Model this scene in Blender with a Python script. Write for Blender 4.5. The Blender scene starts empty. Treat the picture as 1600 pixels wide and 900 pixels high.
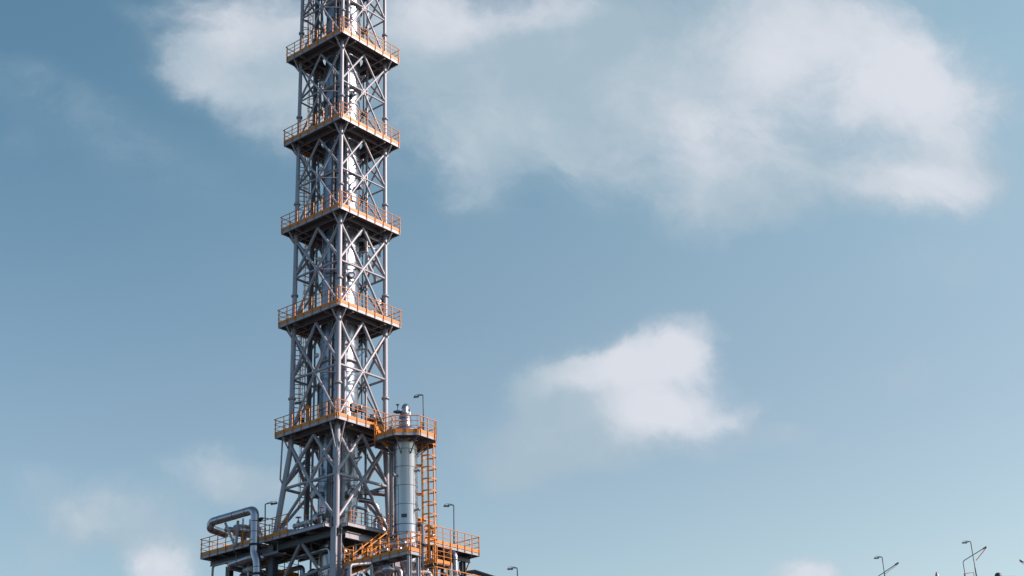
import bpy, math, random
from mathutils import Vector, Matrix
random.seed(7)
R = math.radians
sc = bpy.context.scene

# ------------------------------------------------------------------ camera
CAMD, CAMZ = 80.5, 1.7
PITCH, ROLL, YAW, F = 0.4150145, -0.04164098, 0.13255354, 2202.57 / 1600
PHI = 0.76472865                      # the plant's grid is turned this much
cp, sp = math.cos(PITCH), math.sin(PITCH)
FW = Vector((math.sin(YAW) * cp, math.cos(YAW) * cp, sp))
r0 = Vector((math.cos(YAW), -math.sin(YAW), 0)); u0 = r0.cross(FW)
RT = math.cos(ROLL) * r0 + math.sin(ROLL) * u0
UP = -math.sin(ROLL) * r0 + math.cos(ROLL) * u0
cd = bpy.data.cameras.new('camera'); cam = bpy.data.objects.new('camera', cd)
sc.collection.objects.link(cam); sc.camera = cam
cd.sensor_width = 36; cd.lens = 36 * F; cd.clip_end = 20000; cd.clip_start = 0.5
m = Matrix((RT, UP, -FW)).transposed().to_4x4(); m.translation = Vector((0, -CAMD, CAMZ))
cam.matrix_world = m

def ray(px, py):                      # a direction in the world for a spot of the photograph
    return (FW * F * 1600 + RT * (px - 800) - UP * (py - 450)).normalized()

# ------------------------------------------------------------------ sun, sky, exposure
SUN_EL, SUN_AZ = 31.0, 14.0            # azimuth: degrees from +X towards -Y
sd = Vector((math.cos(R(SUN_EL)) * math.cos(R(SUN_AZ)), -math.cos(R(SUN_EL)) * math.sin(R(SUN_AZ)), math.sin(R(SUN_EL))))
sl = bpy.data.lights.new('sun', 'SUN'); sl.energy = 5.0; sl.angle = R(0.55); sl.color = (1.0, 0.78, 0.70)
so = bpy.data.objects.new('sun', sl); sc.collection.objects.link(so)
so.rotation_euler = sd.to_track_quat('Z', 'Y').to_euler(); so.location = (60, -40, 90)
sc.view_settings.view_transform = 'Standard'; sc.view_settings.look = 'None'
sc.view_settings.exposure = 0.3; sc.view_settings.gamma = 1; sc.view_settings.use_curve_mapping = False

w = bpy.data.worlds.new('World'); sc.world = w; w.use_nodes = True
nt = w.node_tree; nt.nodes.clear()
def N(t, **k):
    n = nt.nodes.new(t)
    for a, b in k.items(): setattr(n, a, b)
    return n
L = lambda a, b: nt.links.new(a, b)
def M(op, a, b=None, clamp=False):
    n = N('ShaderNodeMath', operation=op, use_clamp=clamp)
    for i, x in enumerate((a, b)):
        if x is None: continue
        if isinstance(x, (int, float)): n.inputs[i].default_value = x
        else: L(x, n.inputs[i])
    return n.outputs[0]
def VM(op, a, b=None):
    n = N('ShaderNodeVectorMath', operation=op)
    for i, x in enumerate((a, b)):
        if x is None: continue
        if isinstance(x, (tuple, list)): n.inputs[i].default_value = x
        else: L(x, n.inputs[i])
    return n
def ramp(x, a, b, c=0.0, d=1.0):
    n = N('ShaderNodeMapRange', interpolation_type='SMOOTHSTEP')
    L(x, n.inputs[0])
    for i, v in enumerate((a, b, c, d)): n.inputs[i + 1].default_value = v
    return n.outputs[0]
def mixc(f, a, b):
    n = N('ShaderNodeMix', data_type='RGBA')
    L(f, n.inputs[0]) if not isinstance(f, float) else setattr(n.inputs[0], 'default_value', f)
    for i, x in ((6, a), (7, b)):
        if isinstance(x, (tuple, list)): n.inputs[i].default_value = (*x, 1)
        else: L(x, n.inputs[i])
    return n.outputs[2]
def noise(v, s, det, rough=.55, dist=0.0):
    n = N('ShaderNodeTexNoise'); n.inputs['Scale'].default_value = s; n.inputs['Detail'].default_value = det
    n.inputs['Roughness'].default_value = rough; n.inputs['Distortion'].default_value = dist
    L(v, n.inputs['Vector']); return n
sky = N('ShaderNodeTexSky', sky_type='NISHITA', sun_disc=False)
sky.sun_elevation = R(SUN_EL); sky.sun_rotation = R(90 + SUN_AZ)
sky.air_density = 1.0; sky.dust_density = 1.2; sky.ozone_density = 1.0
tc = N('ShaderNodeTexCoord'); sep = N('ShaderNodeSeparateXYZ'); L(tc.outputs['Generated'], sep.inputs[0])
yy = M('MAXIMUM', sep.outputs[1], 0.15)
comb = N('ShaderNodeCombineXYZ')
L(M('DIVIDE', sep.outputs[0], yy), comb.inputs[0]); L(M('DIVIDE', sep.outputs[2], yy), comb.inputs[1]); comb.inputs[2].default_value = 1.0
w1 = VM('SUBTRACT', noise(comb.outputs[0], 7.0, 3, .5).outputs['Color'], (.5, .5, .5)).outputs[0]
w2 = VM('SUBTRACT', noise(comb.outputs[0], 26.0, 8, .66).outputs['Color'], (.5, .5, .5)).outputs[0]
wsum = VM('ADD', VM('MULTIPLY', w1, (.080, .080, 0)).outputs[0], VM('MULTIPLY', w2, (.036, .030, 0)).outputs[0]).outputs[0]
P3 = VM('ADD', comb.outputs[0], wsum).outputs[0]
def gn(px, py):
    d = ray(px, py); return (d.x / d.y, d.z / d.y)
def field(blobs):
    acc = None
    for (cx, cy, rx, ry, ang, wt) in blobs:
        c = gn(cx, cy); ca, sa = math.cos(R(ang)), math.sin(R(ang))
        ex = gn(cx + rx * ca, cy - rx * sa); ey = gn(cx + ry * sa, cy + ry * ca)
        A = Matrix(((ex[0] - c[0], ey[0] - c[0]), (ex[1] - c[1], ey[1] - c[1]))).inverted()
        rows = [(A[i][0], A[i][1], -(A[i][0] * c[0] + A[i][1] * c[1])) for i in (0, 1)]
        cx_ = N('ShaderNodeCombineXYZ')
        L(VM('DOT_PRODUCT', P3, rows[0]).outputs['Value'], cx_.inputs[0]); L(VM('DOT_PRODUCT', P3, rows[1]).outputs['Value'], cx_.inputs[1])
        ln = VM('LENGTH', cx_.outputs[0]).outputs['Value']
        v = ramp(ln, 0.25, 1.3, wt, 0.0)
        acc = v if acc is None else M('ADD', acc, v)
    return acc
cover_blobs = [
 (345,45,135,105,0,.66),(315,115,80,70,-20,.50),(440,80,140,130,0,.55),(450,190,130,90,0,.42),(210,15,60,20,0,.2),(560,20,120,90,0,.35),
 (600,120,220,170,0,.50),(760,40,240,110,0,.74),(900,140,270,150,0,.70),(1090,60,240,130,0,.66),(745,285,80,85,-15,.48),(800,225,190,80,0,.36),
 (1050,230,260,130,-5,.55),(1320,90,230,140,0,.66),(1475,165,175,115,-20,.68),(1330,250,230,110,0,.46),(1450,298,160,64,3,.66),(1200,300,200,70,0,.46),
 (1235,20,170,80,0,.5),(1560,150,60,30,-10,.26),(1120,335,120,46,0,.38),(930,330,80,30,0,.12),
 (995,605,145,108,0,.80),(1055,532,76,66,20,.60),(920,592,140,58,22,.58),(1058,660,115,52,0,.58),(865,660,175,95,15,.80),(1150,650,60,30,30,.36),(930,710,190,55,0,.46),(1100,495,60,18,-15,.30),
 (1190,695,110,34,15,.36),(1400,600,95,34,10,.32),(850,745,110,44,0,.34),(1290,715,60,20,10,.2),
 (165,800,185,62,-10,.62),(325,742,95,44,0,.56),(415,758,85,42,0,.58),(240,880,95,60,-10,.72),(50,845,160,60,20,.56),(1252,896,64,38,0,.90),(240,820,260,80,0,.16),
 (150,205,320,60,-28,.25),(60,130,120,40,-25,.10),(520,480,420,60,-25,.10),(40,235,50,30,0,.16),(700,420,300,60,-10,.08),(1500,420,200,60,10,.16)]
bright_blobs = [(1350,90,280,130,0,.60),(1450,180,160,120,-15,.40),(1290,280,160,60,0,.22),(1430,300,130,44,0,.35),(1120,130,220,130,0,.30),(1230,30,160,80,0,.18),
 (730,5,190,60,12,.70),(880,5,80,35,0,.3),(410,15,140,75,0,.65),(310,80,100,100,-30,.38),(1140,230,120,80,0,.25),
 (1035,590,135,110,0,.90),(1065,540,70,60,0,.35),(905,585,95,40,22,.55),(1068,655,100,46,0,.40),(240,880,80,50,0,.7),(1252,896,80,50,0,.9),(320,742,80,40,0,.35),(150,800,110,40,0,.3)]
cov = field(cover_blobs); bri = field(bright_blobs)
nA = noise(VM('ADD', P3, (3.1, 1.7, 0)).outputs[0], 11.0, 10, .66, .25).outputs['Fac']
nB = noise(VM('ADD', comb.outputs[0], (9.1, 4.7, 0)).outputs[0], 6.0, 7, .60, .3).outputs['Fac']
front = ramp(sep.outputs[1], .2, .5)
gen = ramp(noise(tc.outputs['Generated'], 2.6, 6, .58, .4).outputs['Fac'], .50, .72, 0, .7)
detail = M('MULTIPLY', M('SUBTRACT', nA, .5), M('MULTIPLY', ramp(cov, .03, .40), 1.45))
dens = M('ADD', cov, detail)
dens = ramp(dens, -.04, 1.15, 0, .90)
alpha = M('ADD', M('MULTIPLY', dens, front), M('MULTIPLY', gen, M('SUBTRACT', 1.0, front)))
brd = M('ADD', M('ADD', bri, M('MULTIPLY', M('SUBTRACT', nB, .5), 1.5)), M('MULTIPLY', M('SUBTRACT', nA, .5), .9))
ccol = mixc(ramp(brd, -.15, 1.05), (.40, .515, .605), (.745, .765, .830))
# the air: physical sky, slightly graded to the photograph's teal
BG = 0.12
side = ramp(VM('DOT_PRODUCT', tc.outputs['Generated'], (1.0, 0, 0)).outputs['Value'], -.28, .52)
hi = ramp(sep.outputs[2], .28, .56)
tint = mixc(hi, mixc(side, (1.10, 1.11, .975), (1.42, 1.30, 1.08)), mixc(side, (.76, 1.03, .94), (1.60, 1.64, 1.26)))
tint = mixc(ramp(sep.outputs[1], .1, .5), (.84, 1.04, 1.14), tint)      # bluer air away from the haze
skyc = VM('MULTIPLY', VM('MULTIPLY', sky.outputs[0], tint).outputs[0], (1, 1, 1)).outputs[0]
CK = 1 / BG / 1.231                     # clouds in the same units as the sky
ccol = VM('MULTIPLY', ccol, (CK, CK, CK)).outputs[0]
fin = mixc(alpha, skyc, ccol)
bgn = N('ShaderNodeBackground'); bgn.inputs[1].default_value = BG; L(fin, bgn.inputs[0])
wo = N('ShaderNodeOutputWorld'); L(bgn.outputs[0], wo.inputs[0])
#@@END_SKY
# ------------------------------------------------------------------ materials
def mat(name, base, rough=.5, metal=0.0, var=.12, scale=3.0, bump=0.0, dirt=None, dirt_amt=.35, bscale=30.0, streak=False):
    mt = bpy.data.materials.new(name); mt.use_nodes = True; t = mt.node_tree; b = t.nodes['Principled BSDF']
    b.inputs['Roughness'].default_value = rough; b.inputs['Metallic'].default_value = metal
    g = t.nodes.new('ShaderNodeNewGeometry'); mp = t.nodes.new('ShaderNodeMapping'); t.links.new(g.outputs['Position'], mp.inputs[0])
    if streak: mp.inputs['Scale'].default_value = (1, 1, .18)
    n = t.nodes.new('ShaderNodeTexNoise'); n.inputs['Scale'].default_value = scale; n.inputs['Detail'].default_value = 6
    t.links.new(mp.outputs[0], n.inputs['Vector'])
    mx = t.nodes.new('ShaderNodeMix'); mx.data_type = 'RGBA'
    mx.inputs[6].default_value = (*[c * (1 - var) for c in base], 1); mx.inputs[7].default_value = (*[min(1, c * (1 + var)) for c in base], 1)
    t.links.new(n.outputs['Fac'], mx.inputs[0]); col = mx.outputs[2]
    if dirt:
        n2 = t.nodes.new('ShaderNodeTexNoise'); n2.inputs['Scale'].default_value = scale * 2.3; n2.inputs['Detail'].default_value = 8; n2.inputs['Roughness'].default_value = .65
        t.links.new(mp.outputs[0], n2.inputs['Vector'])
        mr = t.nodes.new('ShaderNodeMapRange'); mr.inputs[1].default_value = .55; mr.inputs[2].default_value = .75; mr.inputs[4].default_value = dirt_amt
        t.links.new(n2.outputs['Fac'], mr.inputs[0])
        m2 = t.nodes.new('ShaderNodeMix'); m2.data_type = 'RGBA'; m2.inputs[7].default_value = (*dirt, 1)
        t.links.new(mr.outputs[0], m2.inputs[0]); t.links.new(col, m2.inputs[6]); col = m2.outputs[2]
    t.links.new(col, b.inputs['Base Color'])
    rr = t.nodes.new('ShaderNodeMapRange'); rr.inputs[3].default_value = rough * .8; rr.inputs[4].default_value = min(1, rough * 1.25)
    t.links.new(n.outputs['Fac'], rr.inputs[0]); t.links.new(rr.outputs[0], b.inputs['Roughness'])
    if bump:
        bn = t.nodes.new('ShaderNodeTexNoise'); bn.inputs['Scale'].default_value = bscale; bn.inputs['Detail'].default_value = 2
        t.links.new(mp.outputs[0], bn.inputs['Vector'])
        bp = t.nodes.new('ShaderNodeBump'); bp.inputs['Strength'].default_value = bump; bp.inputs['Distance'].default_value = .05
        t.links.new(bn.outputs['Fac'], bp.inputs['Height']); t.links.new(bp.outputs[0], b.inputs['Normal'])
    return mt
STEEL = mat('galvanised_steel', (.30, .305, .335), .42, .1, .2, 3.5, dirt=(.19, .125, .10), dirt_amt=.75, streak=True)
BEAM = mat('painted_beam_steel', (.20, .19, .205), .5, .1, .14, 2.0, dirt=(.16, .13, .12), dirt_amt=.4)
DECK = mat('deck_steel', (.10, .080, .075), .65, .1, .25, 4.0)
CLAD = mat('aluminium_cladding', (.38, .385, .42), .29, 1.0, .12, 1.6, bump=.05, bscale=1.6, dirt=(.22, .22, .26), dirt_amt=.55, streak=True)
CLADD = mat('dull_cladding', (.34, .33, .36), .30, 1.0, .14, 2.2, bump=.10, bscale=4.0, dirt=(.28, .27, .27), dirt_amt=.4, streak=True)
COLCLAD = mat('column_cladding', (.33, .355, .39), .31, 1.0, .14, 1.4, bump=.05, bscale=1.6, dirt=(.18, .19, .22), dirt_amt=.55, streak=True)
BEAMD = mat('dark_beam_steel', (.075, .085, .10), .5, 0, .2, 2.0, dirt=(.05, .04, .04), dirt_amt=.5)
BAND = mat('cladding_seam', (.09, .10, .12), .5, .6, .1)
ORANGE = mat('orange_paint', (.57, .188, .004), .5, 0, .25, 3.0, dirt=(.30, .08, .012), dirt_amt=.7)
DARK = mat('dark_lamp_metal', (.03, .045, .06), .45, .3, .1)
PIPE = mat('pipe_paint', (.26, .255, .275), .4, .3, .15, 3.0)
WHITE = mat('pale_paint', (.48, .46, .46), .4, 0, .08, 3.0)
RED = mat('red_paint', (.45, .05, .045), .45, 0, .1)
GLASS = mat('lamp_lens', (.55, .58, .6), .15, 0, .05)
GROUNDM = mat('concrete_ground', (.07, .068, .065), .9, 0, .25, .15, dirt=(.04, .04, .04), dirt_amt=.5)

# ------------------------------------------------------------------ mesh builder (grid coordinates u, v, z)
CP, SP = math.cos(PHI), math.sin(PHI)
def W(u, v, z): return Vector((CP * u - SP * v, SP * u + CP * v, z))
V = Vector
class MB:
    def __init__(s): s.v = []; s.f = []; s.sm = []
    def add(s, vs, fs, smooth=False):
        o = len(s.v); s.v += [tuple(x) for x in vs]; s.f += [tuple(i + o for i in f) for f in fs]; s.sm += [smooth] * len(fs); return s
    def box(s, a, b):
        x0, x1 = sorted((a[0], b[0])); y0, y1 = sorted((a[1], b[1])); z0, z1 = sorted((a[2], b[2]))
        s.add([(x, y, z) for z in (z0, z1) for y in (y0, y1) for x in (x0, x1)],
              [(0, 2, 3, 1), (4, 5, 7, 6), (0, 1, 5, 4), (2, 6, 7, 3), (0, 4, 6, 2), (1, 3, 7, 5)]); return s
    def bar(s, a, b, w, h, up=(0, 0, 1)):
        a, b = V(a), V(b); d = (b - a).normalized(); x = d.cross(V(up))
        if x.length < 1e-4: x = d.cross(V((1, 0, 0)))
        x.normalize(); y = x.cross(d); q = [(-1, -1), (1, -1), (1, 1), (-1, 1)]
        s.add([p + x * i * w / 2 + y * j * h / 2 for p in (a, b) for i, j in q],
              [(0, 1, 2, 3), (7, 6, 5, 4), (0, 4, 5, 1), (1, 5, 6, 2), (2, 6, 7, 3), (3, 7, 4, 0)]); return s
    def ibeam(s, a, b, h, w, t=.02):
        a, b = V(a), V(b); d = (b - a).normalized()
        up = V((0, 0, 1)) if abs(d.z) < .9 else V((1, 0, 0))
        x = d.cross(up).normalized(); y = x.cross(d)
        s.bar(a, b, t, h - 2 * t, y)
        for k in (-1, 1): s.bar(a + y * k * (h / 2 - t / 2), b + y * k * (h / 2 - t / 2), w, t, y)
        return s
    def tube(s, pts, r, n=12, cap=True):
        pts = [V(p) for p in pts]; rs = r if isinstance(r, (list, tuple)) else [r] * len(pts)
        d0 = (pts[1] - pts[0]).normalized(); x = d0.cross(V((0, 0, 1)))
        if x.length < 1e-3: x = V((1, 0, 0)).cross(d0)
        x.normalize(); rings = []
        for i, p in enumerate(pts):
            if i == 0: d = d0
            elif i == len(pts) - 1: d = (p - pts[i - 1]).normalized()
            else: d = ((p - pts[i - 1]).normalized() + (pts[i + 1] - p).normalized()).normalized()
            x = (x - d * x.dot(d)).normalized(); y = d.cross(x)
            rings.append([p + (x * math.cos(t) + y * math.sin(t)) * rs[i] for t in [2 * math.pi * k / n for k in range(n)]])
        vs = [q for g in rings for q in g]
        s.add(vs, [(i * n + k, i * n + (k + 1) % n, (i + 1) * n + (k + 1) % n, (i + 1) * n + k) for i in range(len(pts) - 1) for k in range(n)], True)
        if cap:
            s.add(rings[0], [tuple(reversed(range(n)))]); s.add(rings[-1], [tuple(range(n))])
        return s
    def lathe(s, c, prof, n=40, axis=(0, 0, 1)):      # prof: (radius, height) along axis from c
        c = V(c); d = V(axis).normalized(); x = d.cross(V((0, 0, 1)))
        if x.length < 1e-3: x = V((1, 0, 0))
        x.normalize(); y = d.cross(x); vs = []
        for r, h in prof:
            vs += [c + d * h + (x * math.cos(2 * math.pi * k / n) + y * math.sin(2 * math.pi * k / n)) * max(r, 1e-4) for k in range(n)]
        s.add(vs, [(i * n + k, i * n + (k + 1) % n, (i + 1) * n + (k + 1) % n, (i + 1) * n + k) for i in range(len(prof) - 1) for k in range(n)], True)
        return s
    def plate(s, poly, z0, z1):
        n = len(poly); s.add([(x, y, z0) for x, y in poly] + [(x, y, z1) for x, y in poly],
              [tuple(reversed(range(n))), tuple(range(n, 2 * n))] + [(i, (i + 1) % n, n + (i + 1) % n, n + i) for i in range(n)]); return s
    def build(s, name, mt, parent=None, org=None, label=None, kind=None):
        me = bpy.data.meshes.new(name)
        root = parent
        while root is not None and root.parent is not None: root = root.parent
        o_ = V(root['org']) if root is not None else V(org or (0, 0, 0))
        me.from_pydata([V(x) - o_ for x in s.v], [], s.f); me.update()
        me.polygons.foreach_set('use_smooth', s.sm)
        if any(s.sm) and not all(s.sm): pass
        me.materials.append(mt); ob = bpy.data.objects.new(name, me); sc.collection.objects.link(ob)
        if parent is not None: ob.parent = parent
        else: ob.location = W(*o_); ob.rotation_euler = (0, 0, PHI); ob['org'] = tuple(o_)
        if label: ob['label'] = label
        if kind: ob['kind'] = kind
        return ob
def thing(name, label, cat, org, group=None):
    o = bpy.data.objects.new(name, None); sc.collection.objects.link(o); o.empty_display_size = .3
    o.location = W(*org); o.rotation_euler = (0, 0, PHI); o['org'] = tuple(org); o['label'] = label; o['category'] = cat
    if group: o['group'] = group
    return o
def tag(o, label, cat, group=None):
    o['label'] = label; o['category'] = cat
    if group: o['group'] = group
    return o
def bend(pts, rad, n=7):              # round the corners of a pipe run
    pts = [V(p) for p in pts]; out = [pts[0]]
    for i in range(1, len(pts) - 1):
        a, b, c = pts[i - 1], pts[i], pts[i + 1]; d1 = (a - b).normalized(); d2 = (c - b).normalized()
        rr = min(rad, (a - b).length * .49, (c - b).length * .49)
        for k in range(n + 1):
            t = k / n; p = (b + d1 * rr) * (1 - t) ** 2 + b * 2 * t * (1 - t) + (b + d2 * rr) * t * t
            out.append(p)
    out.append(pts[-1]); return out
def seam(c, axis, r, h=.035, n=28, out=.012):
    return MB().lathe(c, [(r - .01, -h / 2), (r + out, -h / 2), (r + out, h / 2), (r - .01, h / 2)], n, axis)
def flange(m_, c, axis, r, out=.07, t=.07, n=16):
    m_.lathe(c, [(r - .01, -t), (r + out, -t), (r + out, -.008), (r + out * .7, -.008), (r + out * .7, .008), (r + out, .008), (r + out, t), (r - .01, t)], n, axis)
    return m_

# ------------------------------------------------------------------ ground
g = MB(); S = 6000
g.add([(-S, -S, 0), (S, -S, 0), (S, S, 0), (-S, S, 0)], [(0, 1, 2, 3)])
g.build('ground', GROUNDM, kind='structure')

# ------------------------------------------------------------------ the lattice tower
A_, B_ = 2.64, 1.964
LV = [60.3, 53.71, 47.33, 41.01, 34.64, 27.61]         # underside of each platform
BASE = 21.55                                           # main deck
ST = [57.2, 50.68, 44.32, 37.98, 31.28, 24.65]         # struts
tower = thing('lattice_tower', 'tall grey steel lattice tower with orange railed platforms, its top out of the picture', 'tower', (0, 0, 0))
def leg_at(k, z):
    su, sv = k; t = max(0.0, min(1.0, (27.0 - z) / (27.0 - BASE)))
    u, v = su * B_, sv * B_
    if sv > 0: v += t * 1.25
    if su > 0: u += t * .32
    return V((u, v, z))
CORN = [(-1, -1), (1, -1), (1, 1), (-1, 1)]
def leg_r(z): return .115 + max(0, (54 - z)) / 54 * .1
for k in CORN:
    zs = [BASE - .1, 27.0, 34, 41, 47, 54, 62.5]
    lg = MB().tube([leg_at(k, z) for z in zs], [leg_r(z) for z in zs], 16).build('leg', STEEL, tower)
    for zs_ in ST[:-1]:
        zf = zs_ - 1.2
        MB().lathe(leg_at(k, zf), [(.1, -.06), (leg_r(zf) + .075, -.06), (leg_r(zf) + .075, .06), (.1, .06)], 16).build('flange', STEEL, lg)
    lo = MB()
    if k == (-1, -1) or k[1] < 0: lo.ibeam((leg_at(k, BASE).x, leg_at(k, BASE).y, 0), (leg_at(k, BASE).x, leg_at(k, BASE).y, BASE), .46, .42, .035)
    else: lo.ibeam((leg_at(k, BASE).x, leg_at(k, BASE).y, 0), (leg_at(k, BASE).x, leg_at(k, BASE).y, BASE), .42, .42, .035)
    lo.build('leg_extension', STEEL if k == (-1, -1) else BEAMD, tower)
FACES = [((-1, 1), (-1, -1)), ((-1, -1), (1, -1)), ((1, -1), (1, 1)), ((1, 1), (-1, 1))]   # first two face the camera
rest = MB(); nb = 0
for i in range(6):
    zt = LV[i]; zb = LV[i + 1] if i < 5 else BASE; zs_ = ST[i]
    for fi, (p, q) in enumerate(FACES):
        mt_ = (leg_at(p, zt - .22) + leg_at(q, zt - .22)) / 2; ms = (leg_at(p, zs_) + leg_at(q, zs_)) / 2
        rr = (.062 if i < 3 else .068) + .012 * (i >= 3) + .012 * (i >= 5)
        MB().tube([leg_at(p, zs_), leg_at(q, zs_)], rr * .95, 10).build('horizontal_strut', STEEL, tower)
        segs = []
        for e in (p, q):
            segs.append((leg_at(e, zt - .45), ms)); segs.append((mt_, leg_at(e, zs_ + .12))); segs.append((ms, leg_at(e, zb + .45)))
        out = (W(*ms) - W(0, 0, ms.z)); 
        for j, (a, b) in enumerate(segs):
            m_ = MB() if (fi < 2 or i >= 4) else rest
            m_.tube([a, b], rr * (1.12 if j % 3 != 2 else 1.0), 10)
            if m_ is not rest: m_.build('diagonal_brace', STEEL, tower); nb += 1
        # gusset where the braces meet
        d = (leg_at(q, zs_) - leg_at(p, zs_)).normalized()
        gm = MB().bar(ms - d * .2, ms + d * .2, .025, .42, (0, 0, 1)); gm.build('gusset_plate', STEEL, tower)
for i in range(6):
    mids = [(leg_at(p, ST[i]) + leg_at(q, ST[i])) / 2 for p, q in FACES]
    for k in range(4):
        a, b = mids[k], mids[(k + 1) % 4]; MB().tube([a, b], .04, 8).build('plan_brace', STEEL, tower)
rest.build('diagonal_brace', STEEL, tower, kind='stuff')

def rail_run(parent, a, b, z, npost, out, post_ind=True, h=1.17, rest_=None, toe=True, end=.09, zpost=None):
    """guard rail from a to b (u,v); out = unit outward normal"""
    a, b, o = V((*a, 0)), V((*b, 0)), V((*out, 0)); d = (b - a).normalized(); ln = (b - a).length
    r_ = MB()
    for k, hh in enumerate((h, h * .74, h * .5)):
        e = .03 if k == 0 else -.02
        r_.tube([a - d * e + o * .05 + V((0, 0, z + hh)), b + d * e + o * .05 + V((0, 0, z + hh))], .026 if k == 0 else .019, 8)
    r_.build('hand_rail', ORANGE, parent)
    if toe: MB().bar(a + o * .012 + V((0, 0, z + .29)), b + o * .012 + V((0, 0, z + .29)), .012, .19).build('toe_board', ORANGE, parent)
    for k in range(npost):
        t = end + (ln - 2 * end) * k / (npost - 1); p = a + d * t + o * .05
        m_ = MB() if post_ind else rest_
        m_.bar(p + V((0, 0, z + (.02 if zpost is None else zpost))), p + V((0, 0, z + h)), .045, .03, d)
        if post_ind: m_.build('railing_post', ORANGE, parent)

def ring_deck(a, rin, z0, z1, n=32):
    m_ = MB(); vs = []
    for z in (z0, z1):
        for k in range(n):
            t = 2 * math.pi * (k + .5) / n; c, s = math.cos(t), math.sin(t); q = a / max(abs(c), abs(s))
            if k % (n // 4) == n // 8 - 1 or k % (n // 4) == n // 8: pass
            vs.append((c * q, s * q, z))
        for k in range(n):
            t = 2 * math.pi * (k + .5) / n; vs.append((math.cos(t) * rin, math.sin(t) * rin, z))
    fs = []
    for k in range(n):
        j = (k + 1) % n
        fs += [(k, n + k, n + j, j), (2 * n + k, 2 * n + j, 3 * n + j, 3 * n + k), (n + k, 3 * n + k, 3 * n + j, n + j), (k, j, 2 * n + j, 2 * n + k)]
    m_.add(vs, fs); return m_
def square_ring(a, rin, z0, z1):      # square plate with a round hole, true corners
    m_ = MB(); n = 8; per = []; 
    for (x0, y0), (x1, y1) in (((-1, -1), (1, -1)), ((1, -1), (1, 1)), ((1, 1), (-1, 1)), ((-1, 1), (-1, -1))):
        for k in range(n): per.append((a * (x0 + (x1 - x0) * k / n), a * (y0 + (y1 - y0) * k / n)))
    N_ = len(per); vs = []
    for z in (z0, z1):
        vs += [(x, y, z) for x, y in per]
        vs += [(x / math.hypot(x, y) * rin, y / math.hypot(x, y) * rin, z) for x, y in per]
    fs = []
    for k in range(N_):
        j = (k + 1) % N_
        fs += [(k, N_ + k, N_ + j, j), (2 * N_ + k, 2 * N_ + j, 3 * N_ + j, 3 * N_ + k), (N_ + k, 3 * N_ + k, 3 * N_ + j, N_ + j), (k, j, 2 * N_ + j, 2 * N_ + k)]
    return m_.add(vs, fs)

back_posts = MB()
for i, z in enumerate(LV):
    pl = square_ring(A_ - .02, 1.32, z + .155, z + .20).build('platform', DECK, tower)
    for (x0, y0), (x1, y1) in (((-1, -1), (1, -1)), ((1, -1), (1, 1)), ((1, 1), (-1, 1)), ((-1, 1), (-1, -1))):
        d = V((x1 - x0, y1 - y0, 0)).normalized(); o = V((d.y, -d.x, 0))
        a = V((x0 * A_, y0 * A_, z + .1)); b = V((x1 * A_, y1 * A_, z + .1))
        f_ = MB().bar(a + d * .012 - o * .006, b - d * .012 - o * .006, .012, .2)
        for s_ in (-1, 1): f_.bar(a + d * .015 - o * .045 + V((0, 0, s_ * .092)), b - d * .015 - o * .045 + V((0, 0, s_ * .092)), .062, .012)
        f_.build('edge_channel', STEEL, pl)
    for t in (-B_, -1.36, 1.36, B_):
        MB().ibeam((t, -A_ + .09, z + .02), (t, A_ - .09, z + .02), .24, .12, .014).build('floor_beam', BEAM, pl)
        MB().ibeam((-A_ + .09, t, z + .015), (A_ - .09, t, z + .015), .20, .10, .014).build('floor_beam', BEAM, pl)
    # knee brackets under the overhang
    for k in CORN:
        if i == 5 and k == (-1, -1): dz, zz = 1.95, z - 1.95
        else: dz, zz = .85, z - .85
        for ax in (0, 1):
            c = leg_at(k, zz); e = V(c); e.z = z - .02; e[ax] = k[ax] * (A_ - .08)
            if i == 5 and k == (-1, 1) and ax == 0: e[ax] = k[ax] * (A_ - .08)
            if i == 5 and k == (-1, 1) and ax == 1:
                MB().tube([(-B_ - .35, B_ + .35, z), (-B_ - .35, B_ + .45, z - 2.45), leg_at(k, z - 2.8)], .05, 8).build('knee_brace', STEEL, tower); continue
            MB().tube([c, e], .045, 8).build('knee_brace', STEEL, tower)
    if i == 0: continue
    rail_run(pl, (-A_, A_), (-A_, -A_), z, 8, (-1, 0))
    if i < 5: rail_run(pl, (-A_, -A_), (A_, -A_), z, 8, (0, -1))
    else: rail_run(pl, (-A_, -A_), (A_, -A_), z, 8, (0, -1))
    rail_run(pl, (A_, -A_), (A_, A_), z, 8, (1, 0), False, rest_=back_posts)
    rail_run(pl, (A_, A_), (-A_, A_), z, 8, (0, 1), False, rest_=back_posts)
back_posts.build('railing_post', ORANGE, tower, kind='stuff')

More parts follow.
